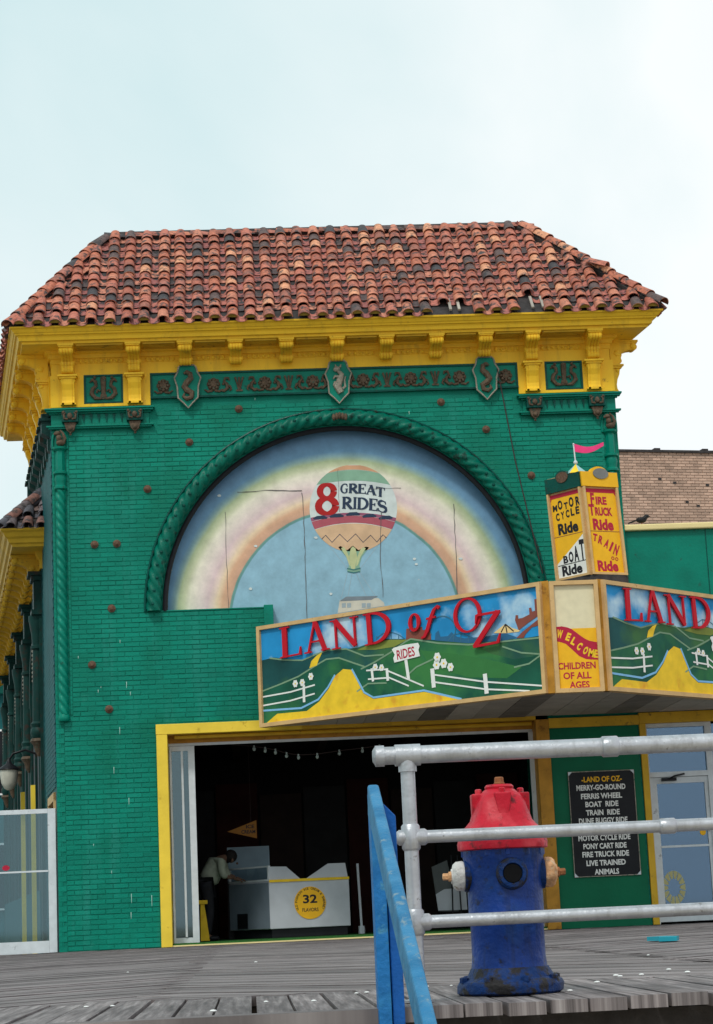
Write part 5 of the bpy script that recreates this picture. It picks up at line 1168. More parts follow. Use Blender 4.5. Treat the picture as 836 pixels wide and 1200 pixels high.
for ch, x, y, r_, h in (('W', 110, 590, -12, .105), ('E', 180, 615, -24, .10), ('L', 225, 655, -32, .10), ('C', 275, 705, -36, .10), ('O', 333, 748, -30, .10), ('M', 393, 775, -14, .10), ('E', 440, 785, -6, .10)):
    u, v = uvc(x, y); mb = MB(); text(mb, ch, (u, v), .075 if ch in 'WM' else .055, h, plC, .0042, R_(r_), .05); mb.build('ribbon_letter', P_['yellow'], rbn)
for s_, x, y, wd, h in (('CHILDREN', 272, 893, .50, .088), ('OF ALL', 278, 988, .37, .088), ('AGES', 300, 1078, .265, .088)):
    u, v = uvc(x, y); mb = MB(); text(mb, s_, (u, v), wd, h, plC, .0032, 0, .03); mb.build('panel_lettering', P_['crimson'], pnC)

# --- upright ride sign standing on the marquee
PY = thing('ride_pylon_sign', (7.45, -2.9, 4.6), 'upright yellow ride sign with green crown and pink pennant, standing on the marquee', 'sign')
V3 = Vector((-.045, 0, 1)).normalized(); C3 = Vector((7.505, -3.05, 4.70)); CL3 = Vector((7.125, -2.55, 4.70)); CR3 = Vector((8.02, -2.86, 4.70)); BK = Vector((7.60, -2.25, 4.70))
mb = MB(); mb.hexa([CL3, C3, CR3, BK], [p+V3*1.44 for p in (CL3, C3, CR3, BK)]); body = mb.build('sign_box', M_['tan_frame'], PY)
cen = (C3+CL3+CR3+BK)/4
pts = []
for i, (a, b) in enumerate(((CL3, C3), (C3, CR3), (CR3, BK), (BK, CL3))):
    for k in range(6):
        t = k/6; p = a+(b-a)*t; pts.append(cen+(p-cen)*(1.04+.16*math.sin(math.pi*t)))
mb = MB(); mb.prism([p+Vector((0, 0, -.14)) for p in pts], (0, 0, .135)); mb.build('sign_base', M_['tar'], PY)
def face(a, b):
    U = (b-a).normalized(); N = U.cross(V3); N = N if N.y < 0 else -N; return frame_place(a, U, V3, N), (b-a).length
fl_, wl = face(CL3, C3); fr_, wr = face(C3, CR3)
fl0 = fl_; fl_ = lambda u, v, w_=0.0: fl0(u*wl/.70, v, w_)
for pl, wd, hcol in ((fl_, .70, M_['green_dark']), (fr_, wr, P_['orange'])):
    mb = MB(); poly(mb, [(.035, .03), (wd-.035, .03), (wd-.035, 1.20), (.035, 1.20)], pl, .001, .004); fp = mb.build('face_panel', P_['orange'], PY)
    mb = MB()
    for a, b, c, d in ((0, 0, wd, .03), (0, .031, .034, 1.22), (wd-.034, .031, wd, 1.22)): poly(mb, [(a, b), (c, b), (c, d), (a, d)], pl, .0, .045)
    mb.build('face_frame', M_['tan_frame'], fp)
    mb = MB(); poly(mb, [(.06, 1.145), (wd-.06, 1.145), (wd-.035, 1.10), (wd-.034, 1.20), (.034, 1.20), (.035, 1.10)], pl, .006, .002); mb.build('arched_edge', P_['crimson'], fp)
    ar = [(wd/2+.13*math.cos(R_(a)), 1.42+.085*math.sin(R_(a))) for a in range(180, -1, -15)]
    mb = MB(); poly(mb, [(-.01, 1.225), (wd+.01, 1.225), (wd+.01, 1.43)]+ar[::-1]+[(-.01, 1.43)], pl, -.03, .075); mb.build('crown_board', hcol, PY)
    mb = MB(); poly(mb, disc((wd/2+.02, 1.405), .075, 20, 1.6), pl, .0455, .012); mb.build('crown_disc', M_['bolt'] if hcol is M_['green_dark'] else mat('grey_disc_paint', (.20, .20, .19), .5), PY)
    mb = MB(); ribbon(mb, [(.035, .605), (wd-.035, .605)], .008, pl, .006, .001); mb.build('panel_seam', P_['castle'], fp)
    if hcol is M_['green_dark']:
        mb = MB(); poly(mb, [(.036, .031), (wd-.036, .031), (wd-.036, .60), (wd-.16, .52), (.036, .23)], pl, .006, .001); mb.build('white_sail', P_['white'], fp)
        L_ = (('M', .09, .97, .105, .085, -3), ('O', .205, .985, .11, .12, 0), ('T', .325, .97, .09, .09, 0), ('O', .44, .985, .11, .13, 0), ('R', .58, .985, .10, .12, 2))
        mb = MB()
        for ch, x, y, ww, h, r_ in L_: text(mb, ch, (x+.02, y), ww*.9, h, pl, .0075, R_(r_), .045)
        for i, ch in enumerate('CYCLE'): text(mb, ch, (.15+i*.105, .835+.008*i), .075, .10, pl, .0075, 0, .045)
        text(mb, 'Ride', (.34, .635), .42, .15, pl, .0075, 0, .045)
        for ch, x, h in (('B', .22, .10), ('O', .335, .14), ('A', .45, .20), ('T', .575, .27)): text(mb, ch, (x, .225+.02*x), .10, h, pl, .0085, 0, .045)
        text(mb, 'Ride', (.33, .06), .42, .135, pl, .0085, 0, .045); ribbon(mb, [(.05, .205), (wd-.05, .215)], .01, pl, .0085, .001)
        mb.build('face_lettering', P_['black'], fp)
    else:
        mb = MB(); text(mb, 'F', (.145, .98), .06, .16, pl, .0075, 0, .045); text(mb, 'IRE', (.28, .985), .17, .105, pl, .0075, 0, .045); text(mb, 'T', (.115, .83), .085, .15, pl, .0075, 0, .045); text(mb, 'RUCK', (.30, .83), .27, .11, pl, .0075, 0, .045)
        text(mb, 'Ride', (.27, .63), .32, .15, pl, .0075, 0, .045)
        for i, (ch, x, y, r_) in enumerate((('T', .11, .47, -12), ('R', .185, .435, -20), ('A', .265, .385, -28), ('I', .325, .34, -30), ('N', .40, .29, -25))): text(mb, ch, (x, y), .03 if ch == 'I' else .065, .10+.012*i, pl, .0075, R_(r_), .045)
        for x, y in ((.36, .235), (.42, .225)): ribbon(mb, arc(x, y, .02, .02, 0, 360, 10), .01, pl, .0075, .001)
        text(mb, 'Ride', (.27, .06), .32, .14, pl, .0075, 0, .045); mb.build('face_lettering', P_['crimson'], fp)
top = cen+V3*1.44; tp = top+V3*.15+Vector((-.06, -.15, 0))
cc = [top+V3*.0+Vector((.17*math.cos(a)-.06, .17*math.sin(a)-.15, 0)) for a in [k*math.pi/4 for k in range(8)]]
for k in range(8): mb = MB(); mb.add([cc[k], cc[(k+1) % 8], tp, top+Vector((-.06, -.15, 0))], [(0, 1, 2), (0, 2, 3), (1, 3, 2), (0, 3, 1)]); mb.build('tent_gore', P_['yellow'] if k % 2 else paint('pale_blue_tent', (.28, .50, .52)), PY)
mb = MB(); mb.tube([tp-V3*.03, tp+V3*.27], .010, 7); mb.ball(tp+V3*.28, .015, 7, 5); mb.ball(tp+V3*.02, .03, 8, 5); mb.build('flag_pole', M_['alu'], PY)
mb = MB(); vs_, fs_ = [], []; f0 = tp+V3*.17
for i in range(13):
    t = i/12; x = .42*t; yo = .035*math.sin(t*7); h = .115*(1-.55*t); zc = .06-.05*math.sin(t*4.2)*t*1.4-.015*t
    for zz in (zc-h/2, zc+h/2):
        for yy in (-.002, .002): vs_.append(f0+Vector((x, yo+yy, zz)))
for i in range(12):
    a = 4*i; fs_ += [(a, a+4, a+6, a+2), (a+1, a+3, a+7, a+5), (a, a+1, a+5, a+4), (a+2, a+6, a+7, a+3)]
fs_ += [(0, 2, 3, 1), (48, 49, 51, 50)]; mb.add(vs_, fs_); mb.build('pennant', M_['pink'], PY)

# --- ride list board
LB = thing('ride_list_board', (7.98, -.03, .72), 'black notice board listing the rides in white capitals on the green wall', 'notice board')
lp = frame_place((7.488, -.014, .725), (1, 0, 0), (0, 0, 1), (0, -1, 0)); LW, LH = .985, 1.535
mb = MB(); poly(mb, [(.0, .0), (LW, 0), (LW, LH), (0, LH)], lp, 0, .02); bd = mb.build('board', M_['black'], LB)
mb = MB()
for a, b, c, d in ((0, 0, LW, .012), (0, LH-.012, LW, LH), (0, .012, .012, LH-.012), (LW-.012, .012, LW, LH-.012)): poly(mb, [(a, b), (c, b), (c, d), (a, d)], lp, .0, .03)
mb.build('board_rim', M_['bronze_pale'], LB)
for a, b, sx, sz in ((.004, .004, 1, 1), (LW-.004, .004, -1, 1), (.004, LH-.004, 1, -1), (LW-.004, LH-.004, -1, -1)): mb = MB(); poly(mb, [(a, b), (a+sx*.06, b), (a, b+sz*.06)], lp, .031, .002); mb.build('corner_plate', M_['alu'], LB)
uvl = quad_uv([(165, 292), (475, 278), (515, 757), (200, 775)], LW, LH)
for s_, x, y, wd in (('-LAND OF OZ-', 326, 334, .60), ('MERRY-GO-ROUND', 323, 371, .73), ('FERRIS WHEEL', 326, 410, .61), ('BOAT  RIDE', 328, 447, .49), ('TRAIN  RIDE', 333, 485, .50), ('DUNE BUGGY RIDE', 335, 522, .72), ('MOTOR CYCLE RIDE', 341, 600, .77), ('PONY CART RIDE', 344, 638, .64), ('FIRE TRUCK RIDE', 348, 675, .69), ('LIVE TRAINED', 350, 715, .58), ('ANIMALS', 354, 756, .36)):
    u, v = uvl(x, y); mb = MB(); text(mb, s_, (u, v), wd, .078, lp, .0215, 0, .035); mb.build('list_line', P_['orange'] if 'LAND' in s_ else P_['white'], bd)

# ================================================================== SIDE WING ON THE STREET
WG = thing('side_wing', tuple(SW(9, 0, 0)), 'long green arcaded wing with yellow bracketed cornice behind the corner building, at left', 'building')
S0, S1 = 2.75, 19.0
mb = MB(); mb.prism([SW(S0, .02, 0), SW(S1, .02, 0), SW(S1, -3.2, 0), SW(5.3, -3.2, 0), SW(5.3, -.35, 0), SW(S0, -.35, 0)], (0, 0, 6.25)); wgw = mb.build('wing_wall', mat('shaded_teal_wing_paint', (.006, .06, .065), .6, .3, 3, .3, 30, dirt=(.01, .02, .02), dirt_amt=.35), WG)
wp = [SW(S0, -.30, 0), SW(S0, .02, 0), SW(S1, .02, 0)]
# plan runs so that the outside lies to the right of travel
wplan = [SW(S1, .02, 0), SW(S0, .02, 0), SW(S0, -.02, 0)+Vector((.34, 0, 0))]
zc = 6.62
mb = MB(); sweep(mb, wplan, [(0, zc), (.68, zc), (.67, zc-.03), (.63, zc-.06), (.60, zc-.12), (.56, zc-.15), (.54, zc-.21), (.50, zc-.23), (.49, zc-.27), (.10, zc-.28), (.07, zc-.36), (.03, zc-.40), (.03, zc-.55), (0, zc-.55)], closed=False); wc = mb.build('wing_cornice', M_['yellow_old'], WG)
wbm = bracket_mesh('s'); wbm.materials.clear(); wbm.materials.append(M_['yellow_old'])
s = 3.1
while s < 18.6: inst('cornice_bracket', wbm, WG, mat3(-d_, -n_, UP, SW(s, .05, zc-.28))); s += .62
# wing roof and its tiles
ew = offset_plan(wplan, .64, False)
rl = [SW(S1, -1.6, 0), SW(3.9, -1.25, 0)]
E0, E1, E2 = ew[0]+UP*zc, ew[1]+UP*zc, ew[2]+UP*zc
R0, R1 = SW(S1, -1.3, 8.35), SW(3.75, -.72, 8.05); R2 = SW(3.75, -.9, 8.05)
mb = MB(); mb.add([E0, E1, E2, R0, R1, R2, SW(S1, -1.3, zc), SW(3.75, -.9, zc)], [(0, 1, 4, 3), (1, 2, 5, 4), (0, 3, 6), (0, 6, 7, 1), (1, 7, 2), (2, 7, 5), (3, 4, 5), (3, 5, 7, 6)]); wr_ = mb.build('wing_roof', M_['tar'], WG)
wt = smooth_mesh('roof_tile', *COVER, M_['tile_wing']); wpn = smooth_mesh('pan_tile', PANV, PANF, M_['tile_wing'])
cv, pn_ = plane_tiles(E1, E2+(E2-E1)*.35, R1, R1+(E2-E1)*1.0, .26, 8)
for q in cv: inst('roof_tile', wt, wr_, q)
for q in pn_: inst('pan_tile', wpn, wr_, q)
cv, pn_ = plane_tiles(E0, E1, R0, R1, .26, 9)
apply_tiles(cv, wt, COVER, 'roof_tile', wr_, 0, M_['tile_wing'], 'street_side_tiles'); apply_tiles(pn_, wpn, (PANV, PANF), 'pan_tile', wr_, 0, M_['tile_wing'], 'street_side_pans')
whp = smooth_mesh('hip_tile', *HIP, M_['tile_wing'])
dd = (R1-E1); n = int(dd.length/.28); dd.normalize(); xx_ = dd.cross(UP).normalized(); zz_ = xx_.cross(dd).normalized()
for k in range(n+1): inst('hip_tile', whp, wr_, mat3(xx_, dd, zz_, E1+dd*(k*.28-.06)+zz_*.05))
# arcade: columns, entablature blocks, arches of dark glass
i = 0
for s in (3.05, 6.45, 9.9, 13.3, 16.7):
    mb = MB()
    for (o0, z0, z1, hw) in ((.24, 5.98, 6.04, .24), (.19, 5.90, 5.98, .20), (.15, 5.42, 5.90, .16), (.19, 5.34, 5.42, .19)): mb.prism([SW(s-hw, 0.02, z0), SW(s+hw, .02, z0), SW(s+hw, o0, z0), SW(s-hw, o0, z0)], (0, 0, z1-z0-.001))
    mb.prism([SW(s-.15, .02, 0), SW(s+.15, .02, 0), SW(s+.15, .07, 0), SW(s-.15, .07, 0)], (0, 0, 5.33)); en = mb.build('entablature_block', M_['wing_dark'], WG)
    c = SW(s, .09, 0); mb = MB(); mb.lathe(c, [(.10, 3.35), (.13, 3.42), (.13, 3.48), (.11, 3.52), (.13, 3.58), (.095, 3.62), (.09, 4.2), (.08, 4.78), (.11, 4.80), (.11, 4.84), (.085, 4.86), (.10, 5.05), (.14, 5.26), (.14, 5.335)], 16); mb.build('arcade_column', M_['wing_dark'], WG, smooth=True)
    mb = MB(); mb.lathe(c, [(.02, 3.06), (.06, 3.14), (.09, 3.24), (.14, 3.30), (.12, 3.345)], 12); mb.build('column_corbel', M_['bronze'], WG, smooth=True)
    # window bay between this column and the next
    a0, a1 = s+.38, s+3.02; 
    def sp(u, v, w_=0): return SW(u, .021+w_, v)
    outl = [(a0, .25), (a1, .25), (a1, 4.15)]+[((a0+a1)/2+(a1-a0)/2*math.cos(R_(t)), 4.15+(a1-a0)/2*.75*math.sin(R_(t))) for t in range(10, 171, 10)]+[(a0, 4.15)]
    mb = MB(); poly(mb, outl, sp, .002, .01); g = mb.build('arched_window', M_['black'], WG)
    mb = MB(); mb.tube([SW(u, .05, v) for u, v in outl[2:]], .045, 6); mb.build('arch_moulding', M_['wing_dark'], g, smooth=True)
    for u in (a0+.05, (a0+a1)/2, a1-.05): mb = MB(); mb.prism([SW(u-.03, .034, .25), SW(u+.03, .034, .25), SW(u+.03, .07, .25), SW(u-.03, .07, .25)], (0, 0, 4.1)); mb.build('mullion', M_['wing_dark'], g)
    mb = MB(); mb.tube([SW(a0-.05+.0, .10, 4.35+.06*k) for k in range(9)], .03, 6)
    for k in range(9): mb.ball(SW(a0-.02, .14, 4.32+.07*k), .032, 6, 4)
    mb.build('bead_drop', M_['bronze_pale'], g, smooth=True)
    i += 1
for s_, o_ in ((3.02, .16), (4.6, .25)):
    mb = MB(); mb.prism([SW(s_-.05, o_, -.05), SW(s_+.05, o_, -.05), SW(s_+.05, o_+.07, -.05), SW(s_-.05, o_+.07, -.05)], (0, 0, 2.65)); 
    tag(mb.build('yellow_bollard_post', M_['yellow_post']), 'slim yellow post by the side wall, %s' % ('the taller one nearest the glass door' if s_ < 4 else 'second one back along the wing'), 'post', 'yellow posts along the side street')
mb = MB(); mb.prism([SW(3.3, .05, -.05), SW(18.9, .05, -.05), SW(18.9, .09, -.05), SW(3.3, .09, -.05)], (0, 0, 1.0)); mb.build('plinth', M_['teal_side'], WG)
# hanging lamp on the wing
c = SW(4.3, .52, 0); LP = thing('wall_lantern', tuple(SW(4.3, .1, 2.9)), 'hanging lantern with a frosted bowl on the side wall at left', 'lamp')
mb = MB(); mb.lathe(c, [(.01, 3.15), (.03, 3.12), (.05, 3.06), (.17, 2.98), (.18, 2.96), (.17, 2.95)], 16); mb.tube([SW(4.3, .05, 3.2), SW(4.3, .25, 3.28), SW(4.3, .45, 3.22), SW(4.3, .52, 3.12)], .02, 7); mb.build('lantern_cap', M_['black'], LP, smooth=True)
mb = MB(); mb.lathe(c, [(.15, 2.949), (.15, 2.88), (.13, 2.74), (.08, 2.65), (.03, 2.62)], 16); mb.build('lantern_bowl', M_['lampglass'], LP, smooth=True)

# far building closing the side street
FB = thing('far_teal_building', (-4.6, 30, 0), 'teal painted building far down the side street at the left edge', 'building')
mb = MB(); mb.box((-12, 30, -.1), (-3.3, 36, 7.2)); fbw = mb.build('wall', M_['teal_side'], FB)
mb = MB(); mb.box((-12.2, 29.8, 7.2), (-3.1, 36.2, 7.45)); mb.build('parapet', M_['green_dark'], FB)
for k in range(5):
    for z in (1.0, 4.3):
        x = -11.2+k*1.6; f = bx((x-.06, 29.95, z-.06), (x+.96, 29.999, z+1.86), 'window', M_['white'], FB); bx((x, 29.94, z), (x+.9, 29.949, z+1.8), 'pane', M_['black'], f)

# glass door leaf standing at the corner
GD = thing('glass_gate', (-.6, .07, 0), 'aluminium framed glass door leaf standing beside the building corner at far left', 'glass door')
mb = MB(); mb.box((-.145, .04, 0), (-.03, .10, 2.05)); mb.build('stile', M_['alu'], GD, bevel=.004)
mb = MB(); mb.box((-1.55, .04, 0), (-1.44, .10, 2.05)); mb.build('stile', M_['alu'], GD, bevel=.004)
mb = MB(); mb.box((-1.439, .04, 1.985), (-.146, .10, 2.05)); mb.build('top_rail', M_['alu'], GD); mb = MB(); mb.box((-1.439, .04, .0), (-.146, .10, .17)); mb.build('bottom_rail', M_['alu'], GD)
mb = MB(); mb.box((-1.439, .02, 1.145), (-.146, .045, 1.17)); mb.build('push_bar', M_['alu'], GD)
gp = bx((-1.439, .068, .171), (-.146, .074, 1.984), 'pane', M_['glass_clear'], GD)
mb = MB(); mb.prism([Vector((-.755+.055*math.cos(k*.5236), .067, 1.225+.04*math.sin(k*.5236))) for k in range(12)], (0, -.003, 0)); mb.build('sticker', P_['crimson'], gp)

# ================================================================== INSIDE THE DOORS
F = thing('ice_cream_freezer', (3.3, 2.1, .05), 'white ice cream display freezer with a round yellow disc sign, inside the entrance', 'freezer')
c0_, cl_, cr_2 = Vector((3.05, 1.6, 0)), Vector((2.43, 2.5, 0)), Vector((4.28, 1.75, 0)); bk_ = cl_+(cr_2-c0_)
mb = MB(); mb.prism([p+UP*.05 for p in (c0_+Vector((.02, .06, 0)), cr_2+Vector((-.05, .06, 0)), bk_, cl_+Vector((.06, 0, 0)))], (0, 0, .13)); mb.build('kick_plinth', M_['black'], F)
mb = MB(); mb.prism([p+UP*.18 for p in (c0_, cr_2, bk_, cl_)], (0, 0, .72)); fb = mb.build('freezer_body', M_['offwhite'], F, bevel=.01)
uf = (cr_2-c0_).normalized(); nf = Vector((uf.y, -uf.x, 0)); ul_ = (c0_-cl_).normalized(); nl_ = Vector((ul_.y, -ul_.x, 0))
ff = frame_place(c0_+UP*.18, uf, UP, nf); fl2 = frame_place(cl_+UP*.18, ul_, UP, nl_); wf, wl2 = (cr_2-c0_).length, (c0_-cl_).length
mb = MB(); poly(mb, [(.01, .01), (wl2-.01, .01), (wl2-.01, .70), (.01, .70)], fl2, .002, .006); mb.build('end_panel', M_['grey_side'], F)
mb = MB(); poly(mb, [(.22, .02), (.50, .02), (.50, .25), (.22, .25)], fl2, .009, .006); mb.build('vent', M_['black'], F)
mb = MB(); poly(mb, [(0, .70), (wf, .70), (wf, .74), (0, .74)], ff, .004, .012); mb.build('gold_trim', P_['yellow'], F)
for pts in (((.0, .741), (.48, .741), (.27, .93), (.0, .94)), ((.58, .741), (1.22, .741), (1.19, .95), (.92, .95))): mb = MB(); poly(mb, list(pts), ff, -.03, .03); mb.build('raised_end', M_['offwhite'], F)
mb = MB(); poly(mb, [(.0, .75), (wl2, .75), (wl2, .93), (.0, .93)], fl2, -.02, .006); mb.build('display_glass', M_['glass_clear'], F)
mb = MB(); 
for (a, b, c, d) in ((0, .721, wl2, .75), (0, .93, wl2, .955), (0, .751, .03, .929), (wl2-.03, .751, wl2, .929)): poly(mb, [(a, b), (c, b), (c, d), (a, d)], fl2, -.03, .04)
mb.build('display_frame', M_['alu'], F)
mb = MB(); poly(mb, disc((.62, .37), .245, 32), ff, .002, .008); dk = mb.build('disc_sign', P_['orange'], F)
mb = MB(); text(mb, '32', (.62, .37), .22, .125, ff, .0112, 0, .03); text(mb, 'FLAVORS', (.62, .24), .25, .055, ff, .0112, 0, .02)
ring_t = 'OLD FASHION ICE CREAM & SHERBET'
for i, ch in enumerate(ring_t):
    if ch == ' ': continue
    a = R_(205-230*i/(len(ring_t)-1)); text(mb, ch, (.62+.20*math.cos(a), .37+.20*math.sin(a)), .012 if ch == 'I' else .026, .035, ff, .0112, a-math.pi/2, .02)
mb.build('disc_lettering', P_['black'], dk)

# person bending over the freezer
def skin(name, V, E, Rr, m, parent=None, sub=1, root=0):
    me = bpy.data.meshes.new(name); me.from_pydata([tuple(Vector(v)-off(parent)) for v in V], E, []); me.materials.append(m)
    o = bpy.data.objects.new(name, me); COL.objects.link(o); o.parent = parent
    o.modifiers.new('skin', 'SKIN').use_smooth_shade = True
    sl = me.skin_vertices[0].data if me.skin_vertices else None
    if sl is None:
        bm = bmesh.new(); bm.from_mesh(me); bm.verts.layers.skin.verify(); bm.to_mesh(me); bm.free(); sl = me.skin_vertices[0].data
    for i, r in enumerate(Rr):
        sl[i].radius = r if isinstance(r, tuple) else (r, r); sl[i].use_root = (i == root)
    s_ = o.modifiers.new('sub', 'SUBSURF'); s_.levels = sub; s_.render_levels = sub; return o
PE = thing('person', (2.12, 1.95, .04), 'person in a grey green shirt and dark trousers bending over the freezer', 'person')
b = Vector((2.10, 1.98, 0)); X = lambda x, y, z: (b.x+x, b.y+y, z)
V = [X(0, 0, .93), X(.06, 0, 1.05), X(.16, 0, 1.20), X(.25, 0, 1.29), X(.32, -.0, 1.315), X(.385, -.0, 1.285), X(.44, 0, 1.245),
     X(.22, -.17, 1.24), X(.24, -.20, 1.02), X(.40, -.12, .975),
     X(.24, .17, 1.25), X(.30, .20, 1.04), X(.44, .13, .99),
     X(-.02, -.09, .88), X(.03, -.10, .50), X(-.02, -.10, .12), X(.08, -.11, .08),
     X(-.02, .09, .88), X(.01, .10, .50), X(-.06, .10, .12), X(.05, .11, .08)]
E = [(0, 1), (1, 2), (2, 3), (3, 4), (4, 5), (5, 6), (3, 7), (7, 8), (8, 9), (3, 10), (10, 11), (11, 12), (0, 13), (13, 14), (14, 15), (15, 16), (0, 17), (17, 18), (18, 19), (19, 20)]
Rr = [(.10, .13), (.09, .11), (.10, .12), (.08, .09), .05, .085, .075, .055, .04, .028, .055, .04, .028, .085, .06, .042, .035, .085, .06, .042, .035]
skin('body', V, E, Rr, M_['skin'], PE)
skin('shirt', [X(-.01, 0, .90)]+V[1:3]+[X(.28, 0, 1.30)]+[V[7], V[8], (Vector(V[8])+(Vector(V[9])-Vector(V[8]))*.5)[:], V[10], V[11], (Vector(V[11])+(Vector(V[12])-Vector(V[11]))*.5)[:]], [(0, 1), (1, 2), (2, 3), (3, 4), (4, 5), (5, 6), (3, 7), (7, 8), (8, 9)], [(.165, .195), (.15, .17), (.15, .18), (.105, .135), .078, .062, .055, .078, .062, .055], M_['shirt'], PE)
skin('trousers', [V[0]]+V[13:16]+V[17:20], [(0, 1), (1, 2), (2, 3), (0, 4), (4, 5), (5, 6)], [(.15, .175), .11, .08, .065, .11, .08, .065], M_['trousers'], PE)
mb = MB(); 
for y_ in (-.105, .105): mb.ball(X(.06 if y_ < 0 else .03, y_, .085), .05, 10, 6, (2.3, .95, .85))
mb.build('shoe', M_['black'], PE, smooth=True)
mb = MB(); mb.ball(X(.375, 0, 1.315), .102, 12, 8, (1.0, .92, 1.0)); mb.ball(X(.33, 0, 1.28), .07, 10, 6, (1, 1, 1)); mb.build('hair', M_['hair'], PE, smooth=True)
mb = MB(); mb.ball(X(.47, 0, 1.20), .02, 6, 4, (1, .7, 1)); mb.ball(X(.40, -.086, 1.25), .022, 6, 4, (.8, .4, 1.2)); mb.build('nose_and_ear', M_['skin'], PE, smooth=True)
for side_, wr0 in ((-1, Vector(V[9])), (1, Vector(V[12]))):
    hv, he, hr = [tuple(wr0), tuple(wr0+Vector((.05, 0, -.02))), tuple(wr0+Vector((.085, 0, -.03)))], [(0, 1), (1, 2)], [.026, (.034, .02), (.034, .016)]
    for k, (dy, ln) in enumerate(((-.03, .055), (-.01, .065), (.01, .06), (.03, .048))):
        n0 = len(hv); hv += [tuple(wr0+Vector((.09, dy, -.032))), tuple(wr0+Vector((.09+ln*.6, dy*1.15, -.045))), tuple(wr0+Vector((.09+ln, dy*1.2, -.07)))]; he += [(2, n0), (n0, n0+1), (n0+1, n0+2)]; hr += [.009, .0085, .007]
    n0 = len(hv); hv += [tuple(wr0+Vector((.05, -side_*.045, -.03))), tuple(wr0+Vector((.09, -side_*.055, -.05)))]; he += [(1, n0), (n0, n0+1)]; hr += [.011, .008]
    skin('hand', hv, he, hr, M_['skin'], PE)

mb = MB()
mb.prism([Vector(p) for p in ((1.98, 1.7, .05), (2.12, 1.7, .05), (2.05, 1.7, .62), (1.99, 1.7, .62))], (0, .05, 0)); mb.box((1.94, 1.66, .60), (2.10, 1.78, .66))
tag(mb.build('floor_stand', P_['yellow'], bevel=.004), 'short yellow floor stand behind the person in the doorway', 'stand')
CP = MB(); n = 25
for k in range(n): CP.box((2.43+k*.026, 2.86, .95), (2.43+k*.026+.014, 2.88, 1.46))
CP.box((2.41, 2.88, .93), (3.08, 3.10, 1.48)); tag(CP.build('ribbed_cabinet', mat('pale_blue_enamel', (.26, .36, .42), .4)), 'pale blue ribbed cabinet behind the bending person', 'cabinet')
CP = MB(); CP.box((2.40, 2.8, .04), (3.2, 3.2, .929)); tag(CP.build('counter', M_['black']), 'dark counter beneath the pale ribbed cabinet inside', 'counter')
# orange arrow pennant on the back wall
pf = frame_place((2.43, 2.2, 1.60), (1, 0, 0), (0, 0, 1), (0, -1, 0)); mb = MB(); poly(mb, [(0, .10), (.46, .26), (.46, -.02)], pf, 0, .01); ar_ = mb.build('arrow_sign', paint('dull_orange_sign', (.30, .12, .015))); tag(ar_, 'small orange triangular sign pointing left in the dark interior', 'sign')
mb = MB(); text(mb, 'ICE', (.36, .14), .13, .055, pf, .0112, 0, .03); text(mb, 'CREAM', (.33, .06), .22, .055, pf, .0112, 0, .03); mb.build('sign_lettering', P_['black'], ar_)
mb = MB(); mb.box((2.8, 2.21, 1.84), (2.805, 2.215, 3.06)); mb.build('hanger', M_['rope'], ar_)
# string of bulbs
sb_px = [(262, 874), (298, 877), (311, 879), (323, 881), (336, 885), (350, 887), (372, 886), (398, 882), (425, 879), (445, 876)]
pts = [at(x, y, .75) for x, y in sb_px]; SLi = thing('string_lights', tuple(pts[0]), 'string of small unlit bulbs sagging across the top of the doorway', 'string lights')
mb = MB(); mb.tube([p+UP*.03 for p in pts], .006, 5); mb.build('wire', M_['rope'], SLi)
blm = MB(); blm.ball((0, 0, -.01), .026, 8, 6, (1, 1, 1.25)); blm.lathe((0, 0, .015), [(.014, 0), (.014, .03)], 8); blm = blm.mesh('bulb', M_['bulb'], smooth=True)
for p in pts[1:]: inst('bulb', blm, SLi, Matrix.Translation(p))
# pale folding boards and poles seen behind the hydrant
SBd = MB(); P = [at(506, 1016, 2.0), at(524, 1008, 2.0), at(538, 1068, 2.0), at(514, 1068, 2.0)]
SBd.prism(P, (0, .04, 0)); sbo = SBd.build('leaning_board', mat('dim_grey_board', (.10, .11, .11), .6)); tag(sbo, 'grey and white board leaning inside, seen beside the hydrant', 'board')
mb = MB(); P = [at(511, 1048, 1.985), at(521, 1042, 1.985), at(546, 1040, 1.985), at(548, 1066, 1.985), at(514, 1067, 1.985)]; mb.prism(P, (0, .012, 0)); mb.build('white_lower_panel', M_['offwhite'], sbo)
for x0_, x1_ in ((529, 531), (536, 541)): mb = MB(); mb.tube([at(x0_, 1002, 1.9), at(x1_, 1070, 1.9)], .012, 6); mb.build('support', M_['black'], sbo)
mb = MB(); a, b2 = at(419, 1012, 1.9), at(424, 1085, 1.9); mb.tube([a, b2], .02, 8); mb.tube([(b2.x, b2.y, b2.z), (b2.x, b2.y, .05)], .05, 8); tag(mb.build('pole_stand', M_['offwhite'], smooth=True), 'thin pale pole standing right of the freezer', 'pole')

